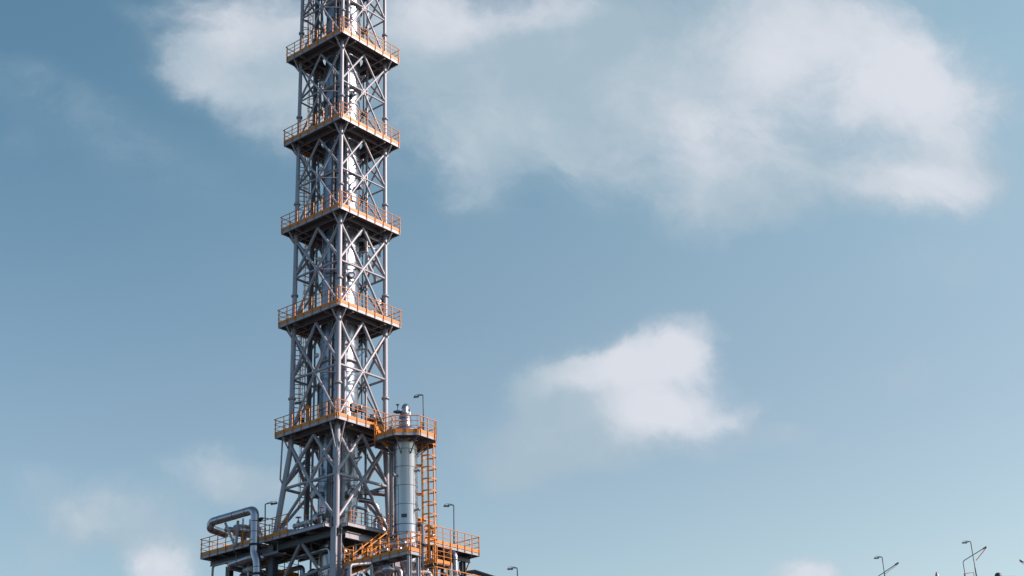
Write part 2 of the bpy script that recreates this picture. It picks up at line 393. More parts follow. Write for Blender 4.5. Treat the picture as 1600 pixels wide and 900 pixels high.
def ladder_part(parent, c, z0, z1, face, up=1.1, cage_from=2.1, w=.42, rc=.36, mname='ladder'):
    """c: centre of the rungs; face: unit (u,v) in which the cage bulges"""
    f = V((*face, 0)); s_ = V((-f.y, f.x, 0)); c = V((*c, 0)); m_ = MB()
    for k in (-1, 1): m_.bar(c + s_ * k * w / 2 + V((0, 0, z0)), c + s_ * k * w / 2 + V((0, 0, z1 + up)), .06, .03, f)
    z = z0 + .3
    while z < z1 + .1: m_.tube([c - s_ * w / 2 + V((0, 0, z)), c + s_ * w / 2 + V((0, 0, z))], .014, 6); z += .3
    ld = m_.build(mname, ORANGE, parent)
    cg = MB(); z = z0 + cage_from; hoops = []
    while z < z1 + up: hoops.append(z); z += .62
    pts0 = [c + s_ * w / 2] + [c + f * rc + (s_ * math.cos(t) + f * math.sin(t)) * rc for t in [math.pi * (-.12 + 1.24 * k / 12) for k in range(13)]] + [c - s_ * w / 2]
    for zz in hoops:
        for a, b in zip(pts0[:-1], pts0[1:]): cg.bar(a + V((0, 0, zz)), b + V((0, 0, zz)), .012, .055)
    for k in (2, 4, 7, 10, 12): cg.bar(pts0[k] + V((0, 0, hoops[0])), pts0[k] + V((0, 0, hoops[-1])), .035, .01, (pts0[k] - c - f * rc))
    cg.build('ladder_cage', ORANGE, ld)
    return ld
for i in range(6):
    zt = LV[i] + .2; zb = (LV[i + 1] if i < 5 else BASE) + .2
    off = (-.85, 2.30) if i % 2 == 0 else (-.15, 2.30)
    ladder_part(tower, off, zb, zt, (-1, 0) if i % 2 else (0, -1) if False else (-1, 0))
# small fittings on the platforms, part of the tower
for i, z in enumerate(LV[1:]):
    MB().box((1.5, -1.1, z + .2), (1.9, -.75, z + 1.3)).box((1.46, -1.14, z + 1.3), (1.94, -.71, z + 1.36)).build('junction_box', ORANGE if i % 2 == 0 else WHITE, tower)
    m_ = MB().bar((1.2, -1.8, z + .2), (1.2, -1.8, z + .95), .05, .05).bar((1.2, -1.0, z + .2), (1.2, -1.0, z + .95), .05, .05)
    for k in range(3): m_.bar((1.2, -1.85, z + .35 + k * .27), (1.2, -.95, z + .35 + k * .27), .03, .1)
    m_.build('pipe_support', ORANGE, tower)
    f_ = MB().tube([(-1.62, .3, z - 2.3), (-1.5, .3, z - 2.1)], .05, 8).lathe((-1.5, .3, z - 2.08), [(.02, .02), (.13, 0), (.15, -.12), (.10, -.2), (.0, -.2)], 14, (.5, 0, .3))
    f_.build('floodlight', WHITE, tower)

# ------------------------------------------------------------------ the column inside and its pipes
col = thing('process_column', 'huge shiny aluminium clad column standing inside the lattice tower', 'column', (0, 0, 0))
CR = 1.15
MB().lathe((0, 0, 22.9), [(CR, 0), (CR, 20), (CR - .03, 45)], 64).build('shell', COLCLAD, col)
MB().lathe((0, 0, 0), [(CR - .12, 0), (CR - .12, 22.3), (CR - .02, 22.9)], 64).build('skirt', CLADD, col)
z = 23.9
while z < 62:
    seam((0, 0, z), (0, 0, 1), CR, .03, 64, .008).build('cladding_band', BAND, col); z += 1.06
for i, z in enumerate(LV[:-1]):
    zz = z - 2.45
    MB().lathe((0, 0, zz), [(CR - .02, -.05), (CR + .14, -.05), (CR + .14, .05), (CR - .02, .05)], 64).build('stiffener_ring', STEEL, col)
for i, (ang, z, r_, ln) in enumerate([(-65, 37.6, .16, .5), (-30, 29.2, .2, .55), (-60, 23.9, .22, .5), (-150, 24.0, .2, .5), (-35, 44.0, .14, .45), (-62, 50.6, .14, .4)]):
    t = R(ang) - PHI; d = V((math.cos(t), math.sin(t), 0))
    n_ = MB().tube([d * (CR - .05) + V((0, 0, z)), d * (CR + ln) + V((0, 0, z))], r_, 18)
    flange(n_, d * (CR + ln - .06) + V((0, 0, z)), d, r_, .07, .05)
    n_.build('nozzle', CLADD, col)

def riser(label, c, r_, zs, mt_, bands=True, grp=None):
    t = thing('riser_pipe', label, 'pipe', (*c, 0))
    MB().tube([(*c, zs[0]), (*c, zs[1])], r_, 18).build('pipe_run', mt_, t)
    z = max(zs[0], 22) + .5
    while bands and z < zs[1]:
        seam((*c, z), (0, 0, 1), r_, .035, 18, .01).build('pipe_band', BAND, t); z += 2.1
    return t
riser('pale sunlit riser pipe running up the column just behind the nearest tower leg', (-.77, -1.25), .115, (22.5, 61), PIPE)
riser('riser pipe coloured dark for shade, running up the column, left of the nearest tower leg', (-1.27, -.55), .11, (22.5, 61), BEAMD)  # shade on this riser is put into its dark steel colour
def wl(X, Y): return (CP * X + SP * Y, -SP * X + CP * Y)
riser('slim grey riser pipe standing clear to the right of the big column', wl(1.62, .5), .075, (20, 61), PIPE)
riser('thinnest dark riser pipe, just right of the big column', wl(1.38, .9), .04, (27.8, 61), DARK, False)
riser('thin grey drain pipe left of the column between the ladder and the shell', wl(-1.5, .9), .06, (20, 61), PIPE, False)

# elbow of pale pipe coming off the column between the third and fourth platform
ob = MB().tube(bend([(1.0, -.2, 40.9), (1.05, -1.15, 40.7), (1.05, -1.35, 38.9), (1.7, -1.35, 38.2), (1.95, -1.1, 38.1)], .5), .1, 16).build('elbow_pipe', WHITE, org=(1, -1, 38))
tag(ob, 'pale S bend pipe leaving the column under the third platform from the top', 'pipe')
t = thing('pipe_bracket_frame', 'grey ladder like bracket frame hung under the third platform from the top', 'bracket', (1.4, -1.6, 39))
MB().bar((.5, -1.7, 40.55), (1.75, -1.7, 40.55), .06, .09).bar((.7, -1.7, 39.9), (1.8, -1.7, 39.9), .06, .09).build('cross_bar', STEEL, t)
MB().bar((1.78, -1.7, 39.5), (1.78, -1.7, 41.0), .06, .06).bar((.62, -1.7, 39.8), (.62, -1.7, 41.0), .06, .06).build('hanger', STEEL, t)
# horizontal drum on platform five
t = thing('horizontal_drum', 'small metal drum lying behind the orange rail of the lowest tower platform', 'drum', (1.6, -.9, 28.4))
MB().lathe((.95, -1.75, 28.75), [(0, 0), (.12, .02), (.21, .08), (.24, .16), (.24, 1.5), (.21, 1.6), (.1, 1.66), (0, 1.68)], 24, (.9, .35, 0)).build('shell', CLADD, t)
MB().box((1.2, -1.75, 27.82), (1.35, -1.35, 28.55)).box((1.9, -1.5, 27.82), (2.05, -1.1, 28.55)).build('saddle', BEAM, t)

# ------------------------------------------------------------------ street-lamp style luminaires
def lamp(label, base, top, arm, group=None, r_=.035, head=.42, parent_org=None, mt_=None, fr=None):
    mt_ = mt_ or DARK
    """base,top: (u,v,z); arm: (du,dv,dz) reach of the bent arm"""
    t = thing('lamp_post', label, 'lamp post', base, group)
    b, tp, a = V(base), V(top), V(arm)
    MB().tube([b, b + (tp - b) * .3, b + (tp - b) * .31, tp - V((0, 0, .05))], [r_ * 1.5, r_ * 1.5, r_, r_], 8).build('pole', mt_, t)
    MB().tube(bend([tp - V((0, 0, .06)), tp, tp + a * .35, tp + a * .6], .12, 4), r_ * .9, 8).build('arm', mt_, t)
    d = a.normalized(); s_ = d.cross(V((0, 0, 1))).normalized(); q0 = tp + a * .45 - V((0, 0, .07)); q1 = tp + a - V((0, 0, .07))
    hd = MB(); w0, w1 = .07, .10
    vs = [q0 - s_ * w0, q0 + s_ * w0, q1 + s_ * w1, q1 - s_ * w1]
    hd.add([p + V((0, 0, h)) for h in (-.045, .03) for p in vs], [(3, 2, 1, 0), (4, 5, 6, 7), (0, 1, 5, 4), (1, 2, 6, 5), (2, 3, 7, 6), (3, 0, 4, 7)])
    lm = hd.build('luminaire', mt_, t)
    MB().bar(q0 + d * .05 - V((0, 0, .052)), q1 - d * .05 - V((0, 0, .052)), .11, .012).build('lens', GLASS, lm)
    # swan-neck loop above the head
    MB().tube(bend([tp + a * .1 + V((0, 0, .02)), tp + a * .5 + V((0, 0, .09)), tp + a * .95 + V((0, 0, .02))], .1, 3), .012, 6).build('stay_rod', mt_, t)
    return t
UDIR = wl(-1, 0)
lamp('lamp post on the octagonal platform of the right hand vessel', (1.97, -5.05, 26.9), (2.0, -5.0, 29.55), (UDIR[0] * .55, UDIR[1] * .55, -.06))
lamp('tall lamp post rising from the railed deck right of the caged ladder', (7.25, -2.55, 21.9), (7.35, -2.5, 24.4), (UDIR[0] * .62, UDIR[1] * .62, .03))
lamp('lamp post on the main deck between the big bent pipe and the sloping left leg', (-2.5, 3.36, 21.8), (-2.5, 3.44, 23.85), (-UDIR[0] * .7, -UDIR[1] * .7, .14))
lamp('small lamp on the left side of the lowest tower platform, behind its rail', (-1.0, 1.65, 27.85), (-1.0, 1.65, 30.1), (UDIR[0] * .75, UDIR[1] * .75, -.05))

# odd runs that differ from level to level
rnd = random.Random(11)
ctv = thing('cable_tray', 'dark upright cable tray climbing behind the left face of the tower', 'cable tray', (-.9, 1.75, BASE))
MB().box((-1.05, 1.66, BASE + .2), (-.75, 1.69, 61)).box((-1.07, 1.6, BASE + .2), (-1.04, 1.7, 61)).box((-.76, 1.6, BASE + .2), (-.73, 1.7, 61)).build('tray', BEAM, ctv)
for i in range(6):
    zt = LV[i]; zb = LV[i + 1] if i < 5 else BASE; h = zt - zb
    # conduit with two bends wandering round the column, each level its own way
    a0 = rnd.uniform(-170, -20); a1 = a0 + rnd.choice((-1, 1)) * rnd.uniform(35, 80); zz = zb + h * rnd.uniform(.35, .75)
    pl_ = lambda a, r, z: (*(wl_(r * math.cos(R(a)), r * math.sin(R(a)))), z)
    wl_ = lambda X, Y: (CP * X + SP * Y, -SP * X + CP * Y)
    arc = [V(pl_(a0 + (a1 - a0) * k / 6, 1.3, zz + k * .03)) for k in range(7)]
    r_ = rnd.choice((.035, .05, .07))
    t = thing('conduit_pipe', ['thin conduit wrapping round the column at the top of the picture', 'thin conduit wrapping round the column under the highest platform', 'thin conduit wrapping round the column under the second platform', 'thin conduit wrapping round the column under the third platform', 'thin conduit wrapping round the column under the fourth platform', 'thin conduit wrapping round the column foot in the lowest bay'][i], 'pipe', tuple(pl_(a0, 1.3, zb + .2)))
    MB().tube([V(pl_(a0, 1.3, zb + .21))] + arc + [V(pl_(a1, 1.3, zt - .1))], r_, 8).build('pipe_run', rnd.choice((PIPE, CLADD, DARK)), t)
    for k in range(3):
        zc = zb + h * (k + 1) / 4.3; aa = a0 if zc < zz else a1
        MB().bar(pl_(aa, 1.14, zc), pl_(aa, 1.38, zc), .07, .07).build('clamp', BEAM, t)
    for k in range(3):
        x, y = rnd.uniform(-1.8, 1.8), rnd.choice((-1.75, -1.6, 1.7)); x, y = (x, y) if rnd.random() < .5 else (y, x)
        zc = zb + .2; hh = rnd.uniform(.5, 1.5)
        m_ = MB().bar((x, y, zc), (x, y, zc + hh), .05, .05).box((x - .12, y - .1, zc + hh - .1), (x + .12, y + .1, zc + hh + rnd.uniform(.1, .4)))
        m_.build('instrument_box', rnd.choice((WHITE, DARK, CLADD, ORANGE)), tower)
    # bracket beams tying the column to the frame
    for a in (rnd.uniform(-120, -60), rnd.uniform(-50, 10)):
        MB().bar(pl_(a, 1.13, zt - 1.5), pl_(a, 1.75, zt - 1.5), .08, .1).bar(pl_(a, 1.13, zt - 2.0), pl_(a, 1.7, zt - 1.52), .05, .05).build('support_bracket', STEEL, tower)
#@@PART2
# ------------------------------------------------------------------ main deck and its supports
fr = thing('deck_structure', 'steel framed main deck with orange rails and two wings under the lattice tower', 'deck', (0, 0, 0))
Z = BASE
dk = MB().plate([(-A_, 3.95), (-A_, -1.68), (-1.9, -1.68), (-1.9, -1.3), (-1.32, -1.3), (-1.32, 3.95)], Z + .155, Z + .20)
dk.plate([(-1.32, 1.32), (A_, 1.32), (A_, 3.95), (-1.32, 3.95)], Z + .156, Z + .201)
dk.plate([(-1.32, -2.62), (A_, -2.62), (A_, -1.32), (-1.32, -1.32)], Z + .1562, Z + .2012).plate([(1.32, -1.32), (A_, -1.32), (A_, 1.32), (1.32, 1.32)], Z + .1564, Z + .2014)
dk = dk.build('main_deck', DECK, fr)
wing = MB().plate([(-A_, 4.25), (.9, 4.25), (.9, 8.95), (-A_, 8.95)], Z + .15, Z + .20).build('wing_deck', DECK, fr)
wr_ = MB().plate([(A_ + .02, -2.62), (9.5, -2.62), (9.5, .46), (A_ + .02, .46)], Z + .15, Z + .20).build('wing_deck', DECK, fr)
def channel(a, b, parent, z=Z, h=.2, mt_=STEEL, w=.09):
    MB().ibeam((*a, z + h / 2), (*b, z + h / 2), h, w, .014).build('edge_channel', mt_, parent)
channel((-A_, 3.95), (-A_, -1.68), dk, Z - .02, .22); channel((-A_ + .05, -1.72), (-B_ + .1, -1.72), dk, Z, .2)
channel((-1.72, -A_ - .38), (3.3, -A_ - .03), dk, Z, .22) if False else channel((-1.72, -A_), (A_, -A_), dk, Z, .22)
channel((-1.76, -A_ + .05), (-1.76, -B_ + .1), dk, Z, .2)
channel((-A_, 8.95), (-A_, 4.25), wing); channel((-A_ + .06, 8.93), (.9, 8.93), wing); channel((-A_ + .06, 4.27), (.9, 4.27), wing); channel((.9, 4.3), (.9, 8.9), wing)
channel((A_ + .06, -A_), (9.5, -A_), wr_, Z, .2); channel((9.5, -A_ + .06), (9.5, .44), wr_); channel((A_ + .1, .46), (9.44, .46), wr_)
for t in (-1.6, -.3, 1.0, 2.3): MB().ibeam((-A_ + .06, t, Z + .0), (A_, t, Z + .0), .28, .14, .016).build('floor_beam', BEAMD, fr) if t > -1.6 else None
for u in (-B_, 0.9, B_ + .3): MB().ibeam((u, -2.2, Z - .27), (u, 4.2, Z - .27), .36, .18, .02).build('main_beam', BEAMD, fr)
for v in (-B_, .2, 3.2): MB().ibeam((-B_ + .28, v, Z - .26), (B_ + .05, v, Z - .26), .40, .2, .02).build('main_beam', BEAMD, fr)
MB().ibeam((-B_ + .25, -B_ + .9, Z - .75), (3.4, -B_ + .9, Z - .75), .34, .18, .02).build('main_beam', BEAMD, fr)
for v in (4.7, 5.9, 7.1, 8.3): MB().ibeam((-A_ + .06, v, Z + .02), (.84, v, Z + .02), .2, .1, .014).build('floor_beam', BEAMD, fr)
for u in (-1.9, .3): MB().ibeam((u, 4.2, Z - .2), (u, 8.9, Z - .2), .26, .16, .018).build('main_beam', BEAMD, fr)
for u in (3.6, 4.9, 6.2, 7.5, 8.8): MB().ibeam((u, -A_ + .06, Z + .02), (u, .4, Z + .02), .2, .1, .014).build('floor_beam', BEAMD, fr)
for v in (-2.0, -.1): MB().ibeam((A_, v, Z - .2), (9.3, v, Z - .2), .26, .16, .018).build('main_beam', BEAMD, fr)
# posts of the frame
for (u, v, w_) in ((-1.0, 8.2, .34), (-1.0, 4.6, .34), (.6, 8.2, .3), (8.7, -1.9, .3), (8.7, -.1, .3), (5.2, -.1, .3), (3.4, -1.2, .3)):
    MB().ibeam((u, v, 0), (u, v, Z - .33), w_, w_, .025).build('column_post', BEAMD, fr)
MB().plate([(8.5, 0), (8.9, 0), (8.9, .02), (8.5, .02)], 0, .01)
# haunch bracket at the right post
MB().bar((8.5, -1.9, Z - 1.15), (7.9, -1.9, Z - .35), .1, .12).bar((8.9, -1.9, Z - 1.1), (9.35, -1.9, Z - .35), .1, .12).build('haunch', BEAM, fr)
# rails
bk = MB()
rail_run(dk, (-A_, 3.92), (-A_, 1.2), Z - .02, 5, (-1, 0), h=1.28)
rail_run(dk, (-A_ + .1, 3.92), (.8, 3.92), Z, 5, (0, 1), h=1.28)
rail_run(dk, (-1.3, -2.3), (1.35, -2.3), Z + .05, 4, (0, -1), h=.95, toe=False)
rail_run(dk, (1.4, -A_), (A_, -A_), Z, 3, (0, -1), h=1.2)
rail_run(wing, (-A_, 8.95), (-A_, 4.3), Z, 7, (-1, 0), h=1.2); rail_run(wing, (-A_, 8.95), (.9, 8.95), Z, 5, (0, 1), h=1.2); rail_run(wing, (.9, 8.95), (.9, 4.3), Z, 6, (1, 0), h=1.2)
rail_run(wr_, (A_ + .1, -A_), (9.5, -A_), Z, 11, (0, -1), h=1.2); rail_run(wr_, (9.5, -A_), (9.5, .46), Z, 5, (1, 0), h=1.2); rail_run(wr_, (9.5, .46), (A_ + .1, .46), Z, 9, (0, 1), h=1.2)
# truss under the deck, left face
for a, b, r_ in (((-B_, .95, Z - .45), (-B_, 2.95, Z - 3.1), .1), ((-B_, .75, Z - .45), (-B_, -1.5, Z - 3.2), .1), ((-B_, 3.1, Z - 2.55), (-B_, -1.8, Z - 2.05), .1),
                 ((B_, .8, Z - .45), (B_, 2.9, Z - 3.2), .09), ((B_, .8, Z - .45), (B_, -1.7, Z - 3.2), .09), ((-1.7, -B_, Z - 3.2), (0, -B_ + .3, Z - 1.2), .08), ((B_, 3.1, Z - 2.6), (B_, -1.8, Z - 2.3), .08)):
    MB().bar(a, b, r_ * 1.5, r_ * 1.7).build('truss_brace', BEAM, fr)
for k in range(4):
    MB().ibeam((-1.7, -1.5 + k * 1.5, Z - 2.6), (1.7, -1.5 + k * 1.5, Z - 2.6), .2, .12, .015).build('floor_beam', BEAMD, fr) if k in (3,) else None

# lower front landing
ln_ = thing('landing', 'lower orange railed landing in front of the tower foot, below the stairs', 'landing', (-1.4, -5, 19))
ZL = 19.1; U0, U1, V0, V1 = -1.86, -.95, -7.4, -2.5
ld = MB().plate([(U0, V0), (U1, V0), (U1, V1), (U0, V1)], ZL + .15, ZL + .2).build('deck_plate', DECK, ln_)
for a, b in (((U0, V1), (U0, V0)), ((U0 + .06, V0), (U1, V0)), ((U1, V0 + .06), (U1, V1)), ((U0 + .06, V1), (U1 - .06, V1))): channel(a, b, ln_, ZL, .2)
for k in range(5): MB().ibeam((U0 + .06, V0 + .6 + k, ZL + .04), (U1 - .06, V0 + .6 + k, ZL + .04), .16, .09, .012).build('floor_beam', BEAM, ln_)
rail_run(ln_, (U0, V1), (U0, V0), ZL, 8, (-1, 0)); rail_run(ln_, (U0, V0), (U1, V0), ZL, 2, (0, -1)); rail_run(ln_, (U0, V1), (U1, V1), ZL, 3, (0, 1))
rail_run(ln_, (U1, V0), (U1, -3.9), ZL, 5, (1, 0))
for (u, v) in ((U0 + .12, V0 + .1), (U1 - .1, V0 + .1), (U0 + .12, V1 - .3), (U1 - .1, -5)): MB().ibeam((u, v, 0), (u, v, ZL - .005), .18, .16, .014).build('column_post', STEEL, ln_)

# stairs
stt = thing('stairs', 'orange steel stairs climbing behind the rail of the lower landing under the deck edge', 'stairs', (-1.6, -3.3, ZL + .2))
sa, sb = V((-1.55, 0, ZL - .25)), V((.42, 0, 20.4))
for v in (-3.66, -3.0):
    o = V((0, v, 0)); MB().bar(sa + o, sb + o, .03, .34).build('stringer', ORANGE, stt)
    d = (sb - sa)
    for hh, nm in ((1.05, 'hand_rail'), (.68, 'mid_rail'), (.38, 'mid_rail')):
        MB().tube([sa + o + V((-.1, 0, hh)), sb + o + V((.1, 0, hh))], .04 if nm == 'hand_rail' else .03, 8).build(nm, ORANGE, stt)
    for k in range(4):
        p = sa + d * (k / 3) + o; MB().bar(p, p + V((0, 0, 1.05)), .06, .06, (1, 0, 0)).build('stair_post', ORANGE, stt)
for k in range(8):
    p = sa + (sb - sa) * ((k + .5) / 8); MB().box((p.x - .11, -3.64, p.z + .03), (p.x + .11, -3.02, p.z + .06)).build('tread', ORANGE, stt)
# low gate beside the stair foot
gm = MB(); 
for k in (0, .55): gm.bar((-1.45 + k, -3.9, ZL + .2), (-1.45 + k, -3.9, ZL + 1.0), .05, .05)
gm.bar((-1.45, -3.9, ZL + .35), (-.9, -3.9, ZL + .95), .04, .07).bar((-1.45, -3.9, ZL + .95), (-.9, -3.9, ZL + .35), .04, .07).bar((-1.45, -3.9, ZL + 1.0), (-.9, -3.9, ZL + 1.0), .04, .06)
tag(gm.build('safety_gate', ORANGE, org=(-1.2, -3.9, ZL + .2)), 'orange cross braced gate at the foot of the stairs', 'gate')

# ------------------------------------------------------------------ vessel with the octagonal platform
OC = (1.37, -4.12); ZO = 26.6
vs_ = thing('upright_vessel', 'slim upright metal clad vessel with octagonal orange platform, right of the tower', 'vessel', (*OC, 0))
VR = .69
MB().lathe((*OC, 0), [(VR, 19.6), (VR, ZO + .25), (VR * 1.12, ZO + .5), (VR * 1.08, ZO + .78), (VR * .8, ZO + .95), (VR * .42, ZO + 1.02)], 48).build('shell', CLAD, vs_)
MB().lathe((*OC, 0), [(VR * .75, 0), (VR * .75, 19.2), (VR, 19.65)], 32).build('skirt', CLADD, vs_)
z = 20.5
for z in (21.3, 21.75, 22.9, 24.0, 25.1, 26.15): seam((*OC, z), (0, 0, 1), VR, .03, 48, .01 if z != 21.75 else .03).build('cladding_band', BAND, vs_)
MB().lathe((*OC, ZO + .95), [(.36, 0), (.36, .75), (.3, .8), (.27, .95)], 28).build('neck', CLADD, vs_)
for z in (.15, .35, .55): seam((*OC, ZO + .95 + z), (0, 0, 1), .36, .03, 28, .01).build('cladding_band', BAND, vs_)
n0 = V((*OC, ZO + 1.85)); dX = V((*wl(.38, 1), 0)).normalized()
gp = [n0 + V((0, 0, -.1)), n0 + V((0, 0, .2))] + [n0 + V((0, 0, .2)) + dX * (.27 * (1 - math.cos(t))) + V((0, 0, .27 * math.sin(t))) for t in [math.pi * k / 8 for k in range(1, 9)]] + [n0 + dX * .54 + V((0, 0, -.75))]
MB().tube(gp, .225, 20).build('gooseneck_pipe', CLAD, vs_)
for k, (ang, s_) in enumerate(((200, .26), (-20, .22))):
    d = V((*wl(math.cos(R(ang)), math.sin(R(ang))), 0))
    MB().lathe(V((*OC, ZO + .35)) + d * .85, [(0, .62), (s_ * .5, .58), (s_ * .95, .45), (s_ * 1.3, .2), (s_ * 1.3, 0)], 20).build('insulation_cap', CLADD, vs_)
# valve on top left
d = V((*wl(-1, -.1), 0)); q = V((*OC, ZO + 1.95)) + d * .42
MB().tube([q - d * .3, q + d * .25], .07, 10).lathe(q, [(.11, -.12), (.11, .12)], 12, d).tube([q, q + V((0, 0, .42))], .025, 8).lathe(q + V((0, 0, .42)), [(0, 0), (.1, 0), (.1, .04), (0, .04)], 12).build('vent_valve', DARK, vs_)
# octagonal platform
op = [(OC[0] + 1.9 * math.cos(R(22.5 + 45 * k) - PHI) * .98, OC[1] + 1.9 * math.sin(R(22.5 + 45 * k) - PHI) * .98) for k in range(8)]
oct_ = MB(); vsx = []
for z in (ZO + .12, ZO + .17):
    vsx += [(x, y, z) for x, y in op] + [(OC[0] + (x - OC[0]) * .42, OC[1] + (y - OC[1]) * .42, z) for x, y in op]
fs = []
for k in range(8):
    j = (k + 1) % 8; fs += [(k, 8 + k, 8 + j, j), (16 + k, 16 + j, 24 + j, 24 + k), (8 + k, 24 + k, 24 + j, 8 + j), (k, j, 16 + j, 16 + k)]
opl = oct_.add(vsx, fs).build('platform', DECK, vs_)
for k in range(8):
    a, b = V((*op[k], 0)), V((*op[(k + 1) % 8], 0)); d = (b - a).normalized(); o = V((d.y, -d.x, 0))
    MB().bar(a + V((0, 0, ZO + .09)), b + V((0, 0, ZO + .09)), .014, .18).build('edge_channel', STEEL, opl)
    rail_run(opl, a[:2], b[:2], ZO - .02, 3, (o.x, o.y), h=1.17, end=.1)
    MB().bar(V((*OC, ZO + .02)) + (a - V((*OC, 0))) * .36, V((a.x, a.y, ZO + .06)) - (a - V((*OC, 0))).normalized() * .05, .07, .16).build('floor_beam', BEAM, opl)
    MB().bar(V((*OC, ZO - .75)) + (a - V((*OC, 0))).normalized() * VR, V((*OC, ZO - .02)) + (a - V((*OC, 0))) * .82, .05, .07).build('bracket', BEAM, opl)
# steps joining to the tower platform
lk = thing('link_steps', 'orange step plates joining the octagonal platform to the lowest tower platform', 'steps', (.4, -3.0, 27))
MB().bar((.25, -3.75, ZO - .25), (.25, -2.75, ZO + 1.35), .04, .35, (1, 0, 0)).build('stringer', ORANGE, lk)
MB().bar((.75, -3.75, ZO + .1), (.75, -2.75, ZO + 1.2), .04, .25, (1, 0, 0)).build('stringer', ORANGE, lk)
for k in range(4): MB().box((.27, -3.62 + k * .23, ZO + .25 + k * .24), (.73, -3.45 + k * .23, ZO + .28 + k * .24)).build('tread', ORANGE, lk)
# caged ladder on the vessel
LC = (OC[0] + wl(1.02, 0)[0], OC[1] + wl(1.02, 0)[1])
ltt = thing('caged_ladder', 'orange caged ladder climbing beside the slim upright vessel', 'ladder', (*LC, 19.6))
dx = wl(.35, -1.0); n_ = math.hypot(*dx); 
f = V((*wl(1, 0), 0)); s_ = V((*wl(0, 1), 0)); c = V((*LC, 0)) - f * .05
lm = MB()
for k in (-1, 1): MB().bar(c + s_ * k * .22 + V((0, 0, 19.5)), c + s_ * k * .22 + V((0, 0, ZO + 1.3)), .09, .05, s_).build('ladder_rail', ORANGE, ltt)
z = 19.8
while z < ZO + .2: lm.tube([c - s_ * .22 + V((0, 0, z)), c + s_ * .22 + V((0, 0, z))], .016, 6); z += .3
lm.build('rungs', ORANGE, ltt)
rc = .40
pts0 = [c + s_ * .22] + [c + f * rc + (s_ * math.cos(t) + f * math.sin(t)) * rc for t in [math.pi * (-.14 + 1.28 * k / 14) for k in range(15)]] + [c - s_ * .22]
for k in range(9):
    zz = 21.0 + k * .69; h_ = MB()
    for a, b in zip(pts0[:-1], pts0[1:]): h_.bar(a + V((0, 0, zz)), b + V((0, 0, zz)), .02, .075)
    h_.build('cage_hoop', ORANGE, ltt)
for k in (2, 5, 8, 11, 14): MB().bar(pts0[k] + V((0, 0, 19.6)), pts0[k] + V((0, 0, 26.6)), .05, .014, (pts0[k] - c - f * rc)).build('cage_bar', ORANGE, ltt)
for zz in (21.9, 23.6, 25.3): MB().bar(c - f * .35 + s_ * .15 + V((0, 0, zz)), c + s_ * .15 + V((0, 0, zz)), .05, .08).bar(c - f * .35 - s_ * .15 + V((0, 0, zz)), c - s_ * .15 + V((0, 0, zz)), .05, .08).build('standoff', ORANGE, ltt)
# orange landing at the ladder foot
lf = thing('landing', 'small orange landing with rails at the foot of the caged ladder', 'landing', (*LC, 19.5))
cx, cy = LC[0] + .35, LC[1] - .45
MB().plate([(cx - .6, cy - .6), (cx + .75, cy - .6), (cx + .75, cy + .6), (cx - .6, cy + .6)], 19.42, 19.48).build('deck_plate', DECK, lf)
for a, b, o in (((cx - .6, cy + .6), (cx - .6, cy - .6), (-1, 0)), ((cx - .6, cy - .6), (cx + .75, cy - .6), (0, -1)), ((cx + .75, cy - .6), (cx + .75, cy + .6), (1, 0))):
    rail_run(lf, a, b, 19.3, 3, o, h=1.15)
MB().ibeam((cx - .4, cy - .4, 0), (cx - .4, cy - .4, 19.41), .16, .14, .014).ibeam((cx + .6, cy + .4, 0), (cx + .6, cy + .4, 19.41), .16, .14, .014).build('column_post', BEAM, lf)

# ------------------------------------------------------------------ pipework
def pipe(name, label, pts, r_, rad, mt_=CLADD, bands=(), flg=(), org=None, n=20):
    pts = [V(p) for p in pts]; t = thing(name, label, 'pipe', tuple(org or pts[-1]))
    MB().tube(bend(pts, rad), r_, n).build('pipe_run', mt_, t)
    for c, ax in bands: seam(c, ax, r_, .03, n, .01).build('pipe_band', BAND, t)
    for c, ax in flg: flange(MB(), V(c), V(ax), r_, .09, .05, n).build('flange', DARK, t)
    return t
pipe('bent_pipe', 'largest insulated pipe, a dark lustrous loop arching over the left wing', [(-1.9, 7.6, 22.95), (-3.2, 7.5, 23.05), (-3.2, 7.35, 23.42), (-3.2, 3.5, 23.42), (-3.2, 3.42, 21.2), (-3.2, 3.42, 20.9), (-3.2, 3.12, 20.3), (-3.2, 3.1, 0)], .245, .42,
     bands=[((-3.2, v, 23.42), (0, 1, 0)) for v in (4.2, 5.3, 6.6)] + [((-3.2, 3.45, z), (0, 0, 1)) for z in (22.7, 22.1, 21.6)] + [((-3.2, 3.1, z), (0, 0, 1)) for z in (20.0, 19.2)], flg=[((-3.2, 3.43, 21.33), (0, 0, 1)), ((-3.2, 3.1, 19.6), (0, 0, 1))], org=(-3.2, 3.1, 0))
MB_ = thing('pipe_prop', 'grey V shaped prop holding up the big bent pipe over the left wing', 'pipe support', (-2.8, 5.6, Z))
MB().bar((-2.75, 5.7, Z + .2), (-3.0, 6.35, 23.2), .1, .12).build('prop_leg', STEEL, MB_); MB().bar((-2.75, 5.6, Z + .2), (-2.8, 5.45, 23.2), .12, .14).build('prop_leg', STEEL, MB_)
pipe('elbow_pipe', 'thick pipe with an elbow just below the left wing deck', [(.8, 5.6, 20.3), (-3.0, 5.75, 20.5), (-3.0, 5.7, 20.62), (-3.0, 3.9, 20.72), (-2.4, 3.6, 20.75)], .19, .3, bands=[((-3.0, 5.0, 20.66), (0, 1, 0))], flg=[((-1.6, 5.7, 20.42), (1, 0, 0))])
pipe('straight_pipe', 'thin grey pipe running below the left wing behind the elbow', [(-2.4, 4.9, 20.1), (.6, 4.9, 20.0), (.6, 4.9, 0)], .09, .2, PIPE)
